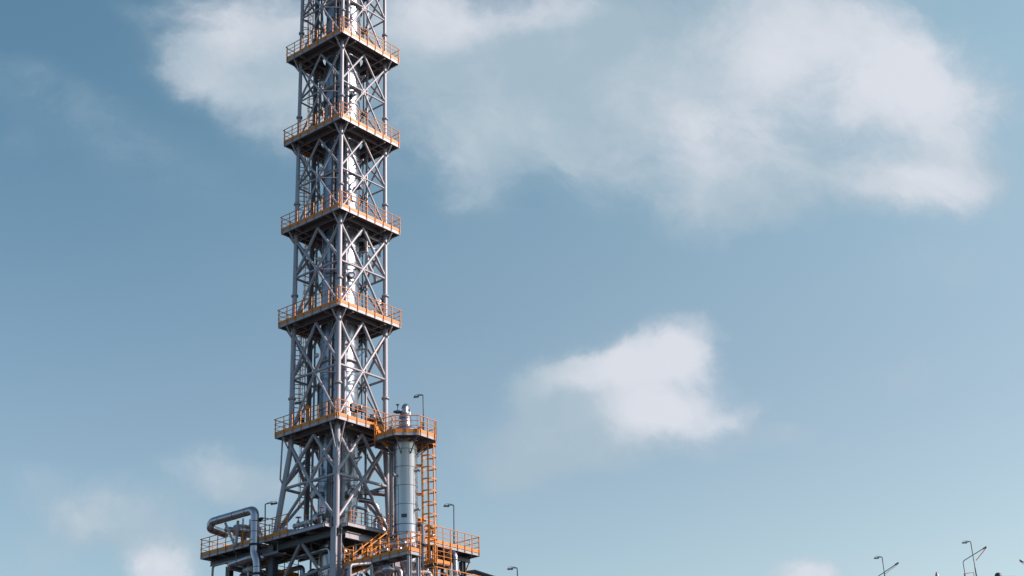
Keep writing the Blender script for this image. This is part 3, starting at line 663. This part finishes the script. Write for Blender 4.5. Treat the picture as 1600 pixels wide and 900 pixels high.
# horizontal exchanger on the left wing
hx = thing('heat_exchanger', 'bright horizontal metal drum under the big bent pipe on the left wing', 'drum', (-1.5, 6.6, Z))
hd = V((.95, -.3, 0)).normalized(); HC = (-2.0, 6.45, 22.95)
MB().lathe(HC, [(0, -.75), (.16, -.75), (.16, -.25), (.3, -.2), (.36, -.05), (.38, 0), (.38, 1.35), (.34, 1.5), (.2, 1.6), (0, 1.63)], 32, hd).build('shell', CLAD, hx)
for k in (0, .45, .9, 1.3): seam(V(HC) + hd * k, hd, .38, .035, 32, .015).build('cladding_band', BAND, hx)
MB().box((-1.5, 6.3, Z + .2), (-1.38, 6.7, 22.7)).box((-.75, 6.05, Z + .2), (-.63, 6.45, 22.7)).build('saddle', BEAM, hx)
for k in (.35, .8): MB().tube([(V(HC) + V((0, 0, .3))) + hd * k, (V(HC) + V((0, 0, .75))) + hd * k], .07, 10).build('nozzle', CLADD, hx)
lv = thing('upright_vessel', 'dull upright vessel standing below the left wing deck', 'vessel', (-1.2, 6.4, 0))
MB().lathe((-1.4, 6.2, 0), [(.45, 0), (.45, 20.1), (.38, 20.35), (.2, 20.5), (0, 20.55)], 32).build('shell', CLADD, lv)
for z in (18.6, 19.4): seam((-1.4, 6.2, z), (0, 0, 1), .45, .03, 32, .012).build('cladding_band', BAND, lv)

pipe('bent_pipe', 'insulated pipe with an elbow dropping in front of the right wing', [(6.3, 1.5, 21.15), (6.45, -3.3, 21.2), (6.47, -3.32, 0)], .165, .34,
     bands=[((6.4, v, 21.17), (0, 1, 0)) for v in (-1.0, -2.3)] + [((6.47, -3.32, z), (0, 0, 1)) for z in (20.75, 19.9, 19.1)], flg=[])
pipe('u_bend_pipe', 'upside down U pipe in front of the foot of the slim vessel', [(2.25, -3.9, 20.8), (2.22, -4.0, 21.85), (1.9, -4.95, 21.85), (1.9, -4.97, 0)], .115, .26, PIPE, flg=[((1.9, -4.97, 20.6), (0, 0, 1))])
pipe('u_bend_pipe', 'small grey upside down U pipe below the lower landing', [(-3.84, -5, 0), (-3.84, -5.0, 18.62), (-2.25, -5.0, 18.95), (-2.2, -5.0, 0)], .085, .2, PIPE)
MB_ = MB().bar((-3.84, -5.0, 18.05), (-2.2, -5.0, 18.75), .06, .09).build('pipe_tie', PIPE, org=(-3, -5, 18)); tag(MB_, 'sloping grey tie bar between the legs of the small U pipe', 'bar')
pipe('drop_pipe', 'slim grey pipe hugging the right leg and jogging at the deck', [(1.35, -2.95, 26.4), (1.35, -2.95, 21.45), (.78, -3.15, 21.2), (.74, -3.15, 0)], .075, .16, PIPE, org=(.74, -3.15, 0))
pipe('drop_pipe', 'pale vertical pipe between the tower and the slim upright vessel', [(1.9, -2.6, 26.6), (1.9, -2.6, 0)], .06, .1, WHITE, org=(1.9, -2.6, 0))
pipe('elbow_pipe', 'curved pinkish pipe elbow just under the deck, right of the near leg', [(-1.2, -1.55, 21.6), (-1.2, -1.55, 20.6), (-.5, -1.75, 20.0), (.6, -1.7, 19.9)], .13, .5, CLADD)
pipe('vent_pipe', 'short vertical pale pipe behind the stairs under the deck', [(-.2, -1.7, 0), (-.2, -1.7, 21.0)], .1, .1, CLADD, org=(-.2, -1.7, 0))
pipe('straight_pipe', 'pale horizontal pipe low on the right behind the small drum', [(3.6, -2.2, 19.7), (8.2, -2.2, 19.6), (9.0, -2.2, 19.2)], .2, .2, CLADD, org=(5, -2.2, 19.6))
# small drum vessel bottom right
sd_ = thing('upright_vessel', 'short round topped metal vessel at the lower edge, right of the ladder', 'vessel', (3.35, -4.2, 0))
MB().lathe((3.35, -4.2, 0), [(.53, 0), (.53, 19.75), (.47, 19.98), (.33, 20.15), (.16, 20.24), (.0, 20.26)], 36).build('shell', CLAD, sd_)
for z in (19.0, 18.2): seam((3.35, -4.2, z), (0, 0, 1), .53, .03, 36, .012).build('cladding_band', BAND, sd_)
MB().tube([(3.35, -4.2, 20.2), (3.35, -4.2, 20.65)], .07, 10).build('nozzle', CLADD, sd_)
# horizontal drum behind the landing rail
hz = thing('horizontal_drum', 'metal drum with a coned end lying behind the landing rail below the slim vessel', 'drum', (1.0, -3.9, 20))
hd = V((.25, -.97, 0)).normalized()
MB().lathe((.35, -3.6, 20.55), [(0, -.1), (.25, -.08), (.38, 0), (.38, .75), (.3, .95), (.12, 1.1), (.12, 1.25), (0, 1.25)], 32, hd).build('shell', CLAD, hz)
for k in (.05, .7): seam(V((.35, -3.6, 20.55)) + hd * k, hd, .38, .04, 32, .015).build('cladding_band', BAND, hz)
MB().box((.3, -4.3, 19.3), (.75, -4.18, 20.3)).build('saddle', BEAM, hz); MB().ibeam((.5, -4.2, 0), (.5, -4.2, 19.29), .16, .14, .014).build('column_post', BEAM, hz)
# domed vessel behind, seen through the lowest bay
dm = thing('upright_vessel', 'domed metal vessel behind the drop pipe, seen through the lowest bay', 'vessel', (2.2, -1.1, 0))
MB().lathe((2.5, -1.0, 0), [(.44, 0), (.44, 22.75), (.40, 22.95), (.28, 23.1), (.12, 23.18), (0, 23.2)], 32).build('shell', CLAD, dm)
for z in (22.2, 22.75): seam((2.5, -1.0, z), (0, 0, 1), .44, .035, 32, .02).build('cladding_band', BAND, dm)
pipe('gooseneck_pipe', 'larger gooseneck pipe curving over the domed vessel behind the braces', [(1.2, -.9, 24.35), (2.35, -1.35, 24.4), (2.75, -1.55, 24.35), (2.78, -1.58, 23.1)], .15, .5, CLADD, flg=[((2.78, -1.57, 23.45), (0, 0, 1))])
pipe('gooseneck_pipe', 'smaller gooseneck pipe left of the domed vessel behind the braces', [(1.2, -.5, 24.0), (1.9, -1.0, 23.9), (2.2, -1.1, 23.5), (2.3, -1.1, 23.1)], .15, .3, CLADD)
# disc ended drum on the main deck by the near leg
dd = thing('horizontal_drum', 'round ended pale drum on the main deck left of the near leg', 'drum', (-1.9, -.4, Z))
MB().lathe((-2.1, -.25, 22.35), [(0, -.04), (.2, -.02), (.3, .03), (.3, .5), (.22, .6), (0, .62)], 28, (.6, -.2, 0)).build('shell', CLADD, dd)
MB().box((-1.9, -.4, Z + .2), (-1.75, -.1, 22.1)).build('saddle', BEAM, dd)

# ------------------------------------------------------------------ valves: body, flanges, bonnet, hand wheel
vcount = 0
def valve(label, c, axis, s=1.0, body=CLADD, wheel=ORANGE, up=(0, 0, 1), grp=None, foot=None):
    t = thing('valve', label, 'valve', c, grp); c, a, u_ = V(c), V(axis).normalized(), V(up).normalized()
    b = MB().tube([c - a * .26 * s, c + a * .26 * s], .085 * s, 12).lathe(c, [(.05 * s, -.14 * s), (.13 * s, -.08 * s), (.15 * s, 0), (.13 * s, .08 * s), (.05 * s, .14 * s)], 14, a)
    for k in (-1, 1): b.lathe(c + a * k * .26 * s, [(0, -.02 * s), (.15 * s, -.02 * s), (.15 * s, .02 * s), (0, .02 * s)], 14, a)
    if foot: b.tube([c, V((c.x, c.y, foot))], .05 * s, 8)
    b.build('valve_body', body, t)
    MB().tube([c, c + u_ * .42 * s], .03 * s, 8).lathe(c + u_ * .12 * s, [(.1 * s, 0), (.1 * s, .03 * s), (.05 * s, .14 * s)], 12, u_).build('stem', BEAM, t)
    wh = MB(); x = u_.cross(a).normalized(); n = 14; p = [c + u_ * .42 * s + (x * math.cos(2 * math.pi * k / n) + a * math.sin(2 * math.pi * k / n)) * .14 * s for k in range(n + 1)]
    wh.tube(p, .018 * s, 6); wh.bar(p[0], p[7], .02 * s, .02 * s).bar(p[3], p[10], .02 * s, .02 * s)
    wh.build('hand_wheel', wheel, t)
    return t
G1 = 'valves of the manifold on the right wing'
valve('topmost valve of the manifold right of the caged ladder', (4.2, -2.2, 23.0), (1, 0, 0), 1.1, CLADD, DARK, grp=G1, foot=Z + .2)
valve('pale valve in the middle of the manifold right of the caged ladder', (4.9, -2.2, 22.55), (1, 0, 0), 1.2, WHITE, DARK, grp=G1, foot=Z + .2)
valve('right valve of the manifold, nearest the tall lamp post', (5.5, -2.2, 22.2), (0, 1, 0), 1.2, CLADD, DARK, grp=G1, foot=Z + .2)
valve('leftmost valve of the manifold, close behind the caged ladder', (3.6, -2.2, 22.4), (1, 0, 0), 1.1, CLADD, ORANGE, grp=G1, foot=Z + .2)
mf = thing('valve_rack', 'orange frame carrying the valve manifold behind the caged ladder', 'pipe support', (4.4, -2.3, Z))
for u in (3.3, 4.5, 5.75): MB().bar((u, -2.38, Z + .2), (u, -2.38, 23.15), .07, .07).build('upright', ORANGE, mf)
for z in (22.1, 22.6, 23.1): MB().bar((3.3, -2.38, z), (5.75, -2.38, z), .06, .07).build('cross_bar', ORANGE, mf)
pipe('manifold_pipe', 'pale upright pipe at the right end of the valve manifold', [(5.9, -2.1, Z + .2), (5.9, -2.1, 22.9), (4.2, -2.0, 22.9)], .1, .2, WHITE, org=(5.9, -2.1, Z + .2))
G2 = 'valves on the main deck by the sloping leg'
valve('pale valve left of the inner ladder foot on the main deck', (-2.2, 2.2, Z + .55), (0, 1, 0), 1.0, WHITE, ORANGE, grp=G2, foot=Z + .2)
valve('pale valve right of the inner ladder foot on the main deck', (-2.2, .9, Z + .6), (0, 1, 0), 1.1, WHITE, RED, grp=G2, foot=Z + .2)
valve('small valve at the rail between the inner ladder and the round ended drum', (-2.25, .2, Z + .6), (0, 1, 0), 1.0, WHITE, ORANGE, grp=G2, foot=Z + .2)
valve('small valve close to the near leg left of its foot', (-2.2, -1.0, Z + .9), (0, 1, 0), .9, CLADD, RED, grp=G2, foot=Z + .2)
G3 = 'valves on the left wing'
valve('valve below the bright drum on the left wing', (-1.9, 4.9, Z + .7), (0, 1, 0), 1.2, CLADD, ORANGE, grp=G3, foot=Z + .2)
valve('valve beside the pipe loop at the right end of the left wing', (-2.3, 4.6, Z + 1.2), (1, 0, 0), 1.0, CLADD, RED, grp=G3, foot=Z + .2)
G4 = 'valves on the lower landing'
valve('valve at the right end of the lower landing, behind the corner post', (-1.2, -6.9, ZL + .6), (0, 1, 0), 1.0, WHITE, ORANGE, grp=G4, foot=ZL + .2)
valve('valve in the middle of the lower landing beside the stairs', (-1.2, -4.9, ZL + .7), (0, 1, 0), 1.1, CLADD, ORANGE, grp=G4, foot=ZL + .2)
valve('valve under the U bend pipe beyond the lower landing', (2.3, -4.3, 20.5), (0, 1, 0), 1.1, WHITE, ORANGE, foot=19.0)
for k, z in enumerate(LV[1:]):
    lab = ['highest visible', 'second highest', 'middle', 'fourth highest', 'lowest'][k]
    valve('small valve left of the column on the %s tower platform' % lab, (-1.9, .6, z + .55), (0, 1, 0), .9, WHITE, RED, grp='small valves on the tower platforms', foot=z + .2)
# lower right pipe rack rail
lr = thing('walkway', 'second orange railed walkway cut off by the lower picture edge', 'walkway', (1, -7, 18))
MB().plate([(-1.5, -8.9), (3.4, -8.9), (3.4, -8.0), (-1.5, -8.0)], 17.0, 17.06).build('deck_plate', DECK, lr)
rail_run(lr, (-1.5, -8.9), (3.4, -8.9), 17.0, 7, (0, -1), h=1.2); rail_run(lr, (-1.5, -8.9), (-1.5, -8.0), 17.0, 2, (-1, 0), h=1.2)
for u in (-1.3, 3.2): MB().ibeam((u, -8.5, 0), (u, -8.5, 16.99), .2, .18, .016).build('column_post', BEAM, lr)
cn = thing('vent_cowl', 'small bright cone topped cowl below the stairs at the lower edge', 'cowl', (-2.0, -5.6, 17))
MB().lathe((-2.1, -6.1, 0), [(.12, 0), (.12, 18.2), (.3, 18.3), (.36, 18.5), (.1, 18.72), (0, 18.73)], 24).build('cowl', CLADD, cn)
# distant canopy
cy = thing('canopy', 'dark sloping canopy roof at the lower edge, right of the deck', 'canopy', (9.4, -4.2, 0))
c0 = wl(7.74, 4); c1 = wl(8.25, 4); c2 = wl(9.6, 4)
MB().bar((*c0, 20.40), (*c1, 20.46), .9, .07).build('roof_sheet', DARK, cy); MB().bar((*c1, 20.46), (*c2, 20.0), .9, .07).build('roof_sheet', DARK, cy)
for c in (c1, c2): MB().bar((*c, 0), (*c, 19.95), .1, .1, (1, 0, 0)).build('column_post', STEEL, cy)
lc = wl(10.93, 4)
lamp('lamp whose head only just clears the lower picture edge, right of the deck', (*wl(11.1, 4), 0), (*wl(10.87, 4), 20.66), (UDIR[0] * .6, UDIR[1] * .6, 0.02))

# ------------------------------------------------------------------ far group at the right edge
ft = thing('far_gantry', 'low far steel gantry whose top only just shows at the right lower edge', 'gantry', (*wl(45, 18), 0))
for X in (44.0, 46.0, 48.2): MB().bar((*wl(X, 18), 0), (*wl(X, 18), 22.55), .2, .2, (1, 0, 0)).build('column_post', BEAM, ft)
MB().bar((*wl(38.6, 18), 22.5), (*wl(49.4, 18), 22.5), 1.2, .25).build('top_beam', BEAM, ft)
for X in (39, 49): MB().bar((*wl(X, 18), 0), (*wl(X, 18), 22.4), .2, .2, (1, 0, 0)).build('column_post', BEAM, ft)
MB().tube([V((*wl(45.65, 17.9), 22.6)), V((*wl(45.65, 17.9), 22.95)), V((*wl(46.4, 17.9), 23.05)), V((*wl(46.4, 17.9), 22.6))], .035, 8).build('hoop_rail', RED, ft)
lamp('far thin lamp post, the left one of the two near the right edge', (*wl(39.63, 18), 22.6), (*wl(39.63, 18), 24.28), (UDIR[0] * .6, UDIR[1] * .6, 0))
lamp('far thin lamp post, the right and taller of the two near the right edge', (*wl(46.62, 18), 22.6), (*wl(46.62, 18), 25.35), (UDIR[0] * .65, UDIR[1] * .65, 0))
def boom(label, pts, org):
    t = thing('boom_arm', label, 'boom', org, 'thin raised boom arms near the right edge')
    P_ = [V(p) for p in pts]
    MB().tube(bend(P_, .2), .03, 8).build('arm', DARK, t)
    d = (P_[-1] - P_[-2]).normalized(); MB().tube([P_[-1] - d * .3, P_[-1]], .055, 8).build('end_cap', DARK, t)
    return t, P_[-1], d
wp = lambda X, z: V((*wl(X, 18), z))
t, e, d = boom('taller raised boom arm crossing the right far lamp post', [wp(45.76, 22.6), wp(45.76, 23.9), wp(47.76, 24.95)], tuple(wp(45.76, 22.6)))
MB().tube([e - V((0, 0, .06)), wp(46.8, 23.95)], .03, 6).build('stay_rod', RED, t)
t, e, d = boom('sloping boom arm crossing the left far lamp post', [wp(38.9, 22.6), wp(39.0, 22.8), wp(40.8, 23.85)], tuple(wp(38.9, 22.6)))
MB().tube([e - V((0, 0, .08)), wp(39.7, 23.05)], .03, 6).build('stay_rod', WHITE, t)
t, e, d = boom('boom arm cut by the right picture edge', [wp(51.4, 22.6), wp(51.5, 23.1), wp(50.17, 23.95)], tuple(wp(51.4, 22.6)))
MB().tube([e - V((0, 0, .1)), wp(51.0, 23.2)], .03, 6).build('stay_rod', WHITE, t)
tag(MB().lathe(tuple(wp(48.3, 22.62)), [(.26, 0), (.26, .2), (.2, .33), (.08, .4), (0, .41)], 20).build('dome_cap', DARK, org=tuple(wp(48.3, 22.62))), 'small dark dome at the lower edge right of the far lamps', 'dome')
tag(MB().lathe(tuple(wp(43.6, 22.62)), [(.16, 0), (.12, .3), (.05, .5), (0, .52)], 16).build('roof_vent', PIPE, org=tuple(wp(43.6, 22.62))), 'tiny pointed cap at the lower edge between the two far lamps', 'vent')

# upper stair platform and extra lines under the deck
up = MB().box((.45, -3.7, 20.4), (1.0, -2.95, 20.46)).build('step_plate', DECK, stt)
MB().ibeam((.72, -3.1, 0), (.72, -3.1, 20.39), .16, .14, .014).ibeam((-1.4, -3.35, 0), (-1.4, -3.35, 18.8), .16, .14, .014).build('column_post', STEEL, stt)
pipe('straight_pipe', 'dark pipe slung low under the deck behind the near leg', [(-1.4, 5.2, 20.55), (-1.4, -.9, 20.65), (-1.4, -.95, 0)], .12, .3, CLADD)
pipe('straight_pipe', 'second dark pipe under the deck, beyond the first and a little lower', [(-.6, 5.2, 20.2), (-.6, 2.2, 20.25), (-.5, 2.0, 0)], .15, .3, CLADD)
pipe('straight_pipe', 'cross pipe below the deck between the truss braces and the left wing', [(-2.2, 3.9, 20.0), (1.6, 3.9, 19.9), (1.65, 3.9, 0)], .13, .3, CLADD, org=(1.6, 3.9, 0))
pipe('straight_pipe', 'pipe along the underside of the right wing beyond the dropping pipe', [(3.0, -1.4, 20.9), (8.0, -1.4, 20.9), (8.1, -1.4, 20.2)], .13, .25, CLADD, org=(3.0, -1.4, 20.9))
ct = thing('cable_tray', 'dark cable tray hung under the main deck by the left wing', 'cable tray', (-2, 4, 20.8))
MB().box((-2.5, 2.2, 20.75), (-1.9, 6.6, 20.78)).box((-2.52, 2.2, 20.75), (-2.49, 6.6, 20.9)).box((-1.91, 2.2, 20.75), (-1.88, 6.6, 20.9)).build('tray', BEAM, ct)
for v in (2.6, 4.4, 6.2): MB().bar((-2.2, v, 20.72), (-2.2, v, Z + .0), .05, .05, (1, 0, 0)).build('hanger', BEAM, ct)

MB().ibeam((-1.6, -2.32, 21.12), (2.62, -2.32, 21.12), .36, .2, .02).build('main_beam', STEEL, fr)
# more plant crowding the foot of the tower
pipe('header_pipe', 'bright pipe header on the main deck behind the near rail left of the ladder', [(-2.0, 3.6, Z + .5), (-2.0, 1.9, Z + .5), (-1.6, 1.6, Z + .5), (-1.2, 1.2, Z + .6)], .11, .2, CLADD)
pipe('straight_pipe', 'slim pipe hung under the left wing deck with a drop at its far end', [(-2.2, 4.4, 21.1), (-2.2, 8.3, 21.1), (-2.2, 8.4, 0)], .07, .2, PIPE)
pipe('straight_pipe', 'slim pipe crossing under the right wing deck towards the tower', [(2.0, -.9, 20.6), (8.3, -.9, 20.6), (8.35, -.9, 0)], .09, .2, CLADD)
pipe('bent_pipe', 'vertical pipe beside the dark column under the left of the deck', [(-2.3, 3.9, 20.4), (-2.6, 3.9, 20.0), (-2.6, 3.9, 0)], .1, .2, CLADD)
pipe('bent_pipe', 'pinkish pipe with a double bend under the stairs at the lower edge', [(-.6, -3.4, 0), (-.6, -3.4, 18.9), (.4, -4.6, 19.1), (.5, -4.8, 0)], .15, .3, CLADD)
pipe('bent_pipe', 'lower edge pipe arch between the small U pipe and the cowl', [(-1.2, -6.6, 0), (-1.2, -6.6, 18.3), (-.2, -7.4, 18.35), (-.2, -7.4, 0)], .11, .25, WHITE)
fl = thing('floodlight', 'small floodlight on an arm at the sloping left leg just above the deck', 'floodlight', (-2.3, 3.0, 22.6))
MB().tube([(-2.0, 2.95, 22.9), (-2.9, 3.3, 22.95)], .03, 8).build('arm', BEAM, fl)
MB().bar((-2.95, 3.15, 22.88), (-2.85, 3.6, 22.82), .2, .1).build('lamp_head', DARK, fl)
for k, (u, v) in enumerate(((4.0, -1.6), (5.1, -1.4), (6.0, -.6))):
    t = thing('instrument_post', ['instrument post on the right wing nearest the caged ladder', 'second instrument post on the right wing behind the manifold', 'instrument post on the right wing furthest from the ladder'][k], 'instrument', (u, v, Z + .2))
    MB().bar((u, v, Z + .2), (u, v, Z + 1.4 + .2 * k), .06, .06).build('post', ORANGE, t)
    MB().box((u - .15, v - .1, Z + 1.2 + .2 * k), (u + .15, v + .1, Z + 1.6 + .2 * k)).build('instrument_head', WHITE if k != 1 else DARK, t)

# fittings on the slim vessel: name plate, ladder side line, lifting lugs, seams
th = R(-100) - PHI; e_ = V((math.cos(th), math.sin(th), 0)); o_ = V((*OC, 0))
MB().bar(o_ + e_ * (VR + .012) + V((0, 0, 22.2)) - V((-e_.y, e_.x, 0)) * .16, o_ + e_ * (VR + .012) + V((0, 0, 22.2)) + V((-e_.y, e_.x, 0)) * .16, .02, .2).build('name_plate', DARK, vs_)
for ang in (-128, -75, -52):
    th = R(ang) - PHI; e_ = V((math.cos(th), math.sin(th), 0)); m_ = MB()
    z0 = {-128: 20.5, -75: 23.0, -52: 21.8}[ang]; z1 = {-128: 24.0, -75: 26.1, -52: 25.1}[ang]
    m_.bar(o_ + e_ * (VR + .004) + V((0, 0, z0)), o_ + e_ * (VR + .004) + V((0, 0, z1)), .02, .012, e_).build('sheet_seam', BAND, vs_)
for ang, z in ((-140, 24.6), (-35, 22.6), (-30, 24.9), (-150, 21.2)):
    th = R(ang) - PHI; e_ = V((math.cos(th), math.sin(th), 0))
    n_ = MB().tube([o_ + e_ * (VR - .05) + V((0, 0, z)), o_ + e_ * (VR + .25) + V((0, 0, z))], .06, 10); flange(n_, o_ + e_ * (VR + .25) + V((0, 0, z)), e_, .06, .05, .03, 12); n_.build('nozzle', STEEL, vs_)
th = R(-158) - PHI; e_ = V((math.cos(th), math.sin(th), 0))
MB().tube([o_ + e_ * (VR + .14) + V((0, 0, 19.8)), o_ + e_ * (VR + .14) + V((0, 0, 26.3))], .03, 8).build('instrument_line', DARK, vs_)

# a second tier of plant below the main deck, silver lines and orange steel
tr = thing('valve_platform', 'small orange railed valve platform hung below the deck beside the dark column', 'platform', (-.8, 4.0, 19.9))
MB().box((-1.6, 3.4, 19.95), (.2, 4.9, 20.0)).build('deck_plate', DECK, tr)
rail_run(tr, (-1.6, 4.9), (-1.6, 3.4), 19.8, 3, (-1, 0), h=1.15); rail_run(tr, (-1.6, 3.4), (.2, 3.4), 19.8, 4, (0, -1), h=1.15)
MB().ibeam((-1.3, 4.6, 0), (-1.3, 4.6, 19.94), .16, .14, .014).ibeam((0, 3.6, 0), (0, 3.6, 19.94), .16, .14, .014).build('column_post', BEAMD, tr)
sv = thing('upright_vessel', 'small silver vessel half hidden under the deck just right of the dark column', 'vessel', (.6, 2.6, 0))
MB().lathe((.6, 2.6, 0), [(.4, 0), (.4, 20.0), (.34, 20.2), (.18, 20.35), (0, 20.4)], 28).build('shell', CLAD, sv)
for z in (19.6, 18.9): seam((.6, 2.6, z), (0, 0, 1), .4, .03, 28, .012).build('cladding_band', BAND, sv)
G5 = 'valves below the main deck'
valve('silver valve on the pipe below the left wing, close to the pipe elbow', (-2.6, 4.6, 20.2), (0, 1, 0), 1.1, WHITE, RED, grp=G5, foot=19.0)
valve('silver valve under the right wing behind the dropping pipe', (5.4, -2.3, 20.6), (1, 0, 0), 1.1, CLAD, ORANGE, grp=G5, foot=19.4)
valve('pale valve on the lower landing right next to the stair foot', (-1.25, -3.9, ZL + .6), (0, 1, 0), 1.1, CLAD, ORANGE, grp=G4, foot=ZL + .2)
valve('pale valve on the lower landing under the horizontal drum', (-1.15, -5.9, ZL + .6), (0, 1, 0), 1.0, CLAD, ORANGE, grp=G4, foot=ZL + .2)
pipe('loop_pipe', 'silver pipe loop standing on the main deck to the right of the near leg', [(-.6, -1.9, Z + .2), (-.6, -1.9, 23.0), (.5, -1.9, 23.0), (.5, -1.9, Z + .2)], .09, .25, CLAD, org=(-.6, -1.9, Z + .2))
pipe('bent_pipe', 'silver pipe rising beside the caged ladder foot and bending toward the manifold', [(2.9, -3.1, 0), (2.9, -3.1, 22.3), (3.8, -2.4, 22.3)], .1, .25, CLAD, org=(2.9, -3.1, 0))
pipe('bent_pipe', 'silver pipe beneath the right wing turning down left of the dropping pipe', [(2.8, -2.5, 20.3), (4.9, -2.5, 20.3), (4.9, -2.5, 0)], .12, .25, CLAD)
hk = MB()
for u in (2.9, 3.7, 4.5): hk.bar((u, -2.75, 20.9), (u, -2.75, Z + .02), .06, .1)
hk.bar((2.9, -2.75, 20.95), (4.5, -2.75, 20.95), .07, .12)
tag(hk.build('hanger_frame', ORANGE, org=(3.7, -2.75, 20.9)), 'orange hanger frame under the right wing next to the caged ladder', 'pipe support')
# extra collars and supports on the big bent pipe of the left wing
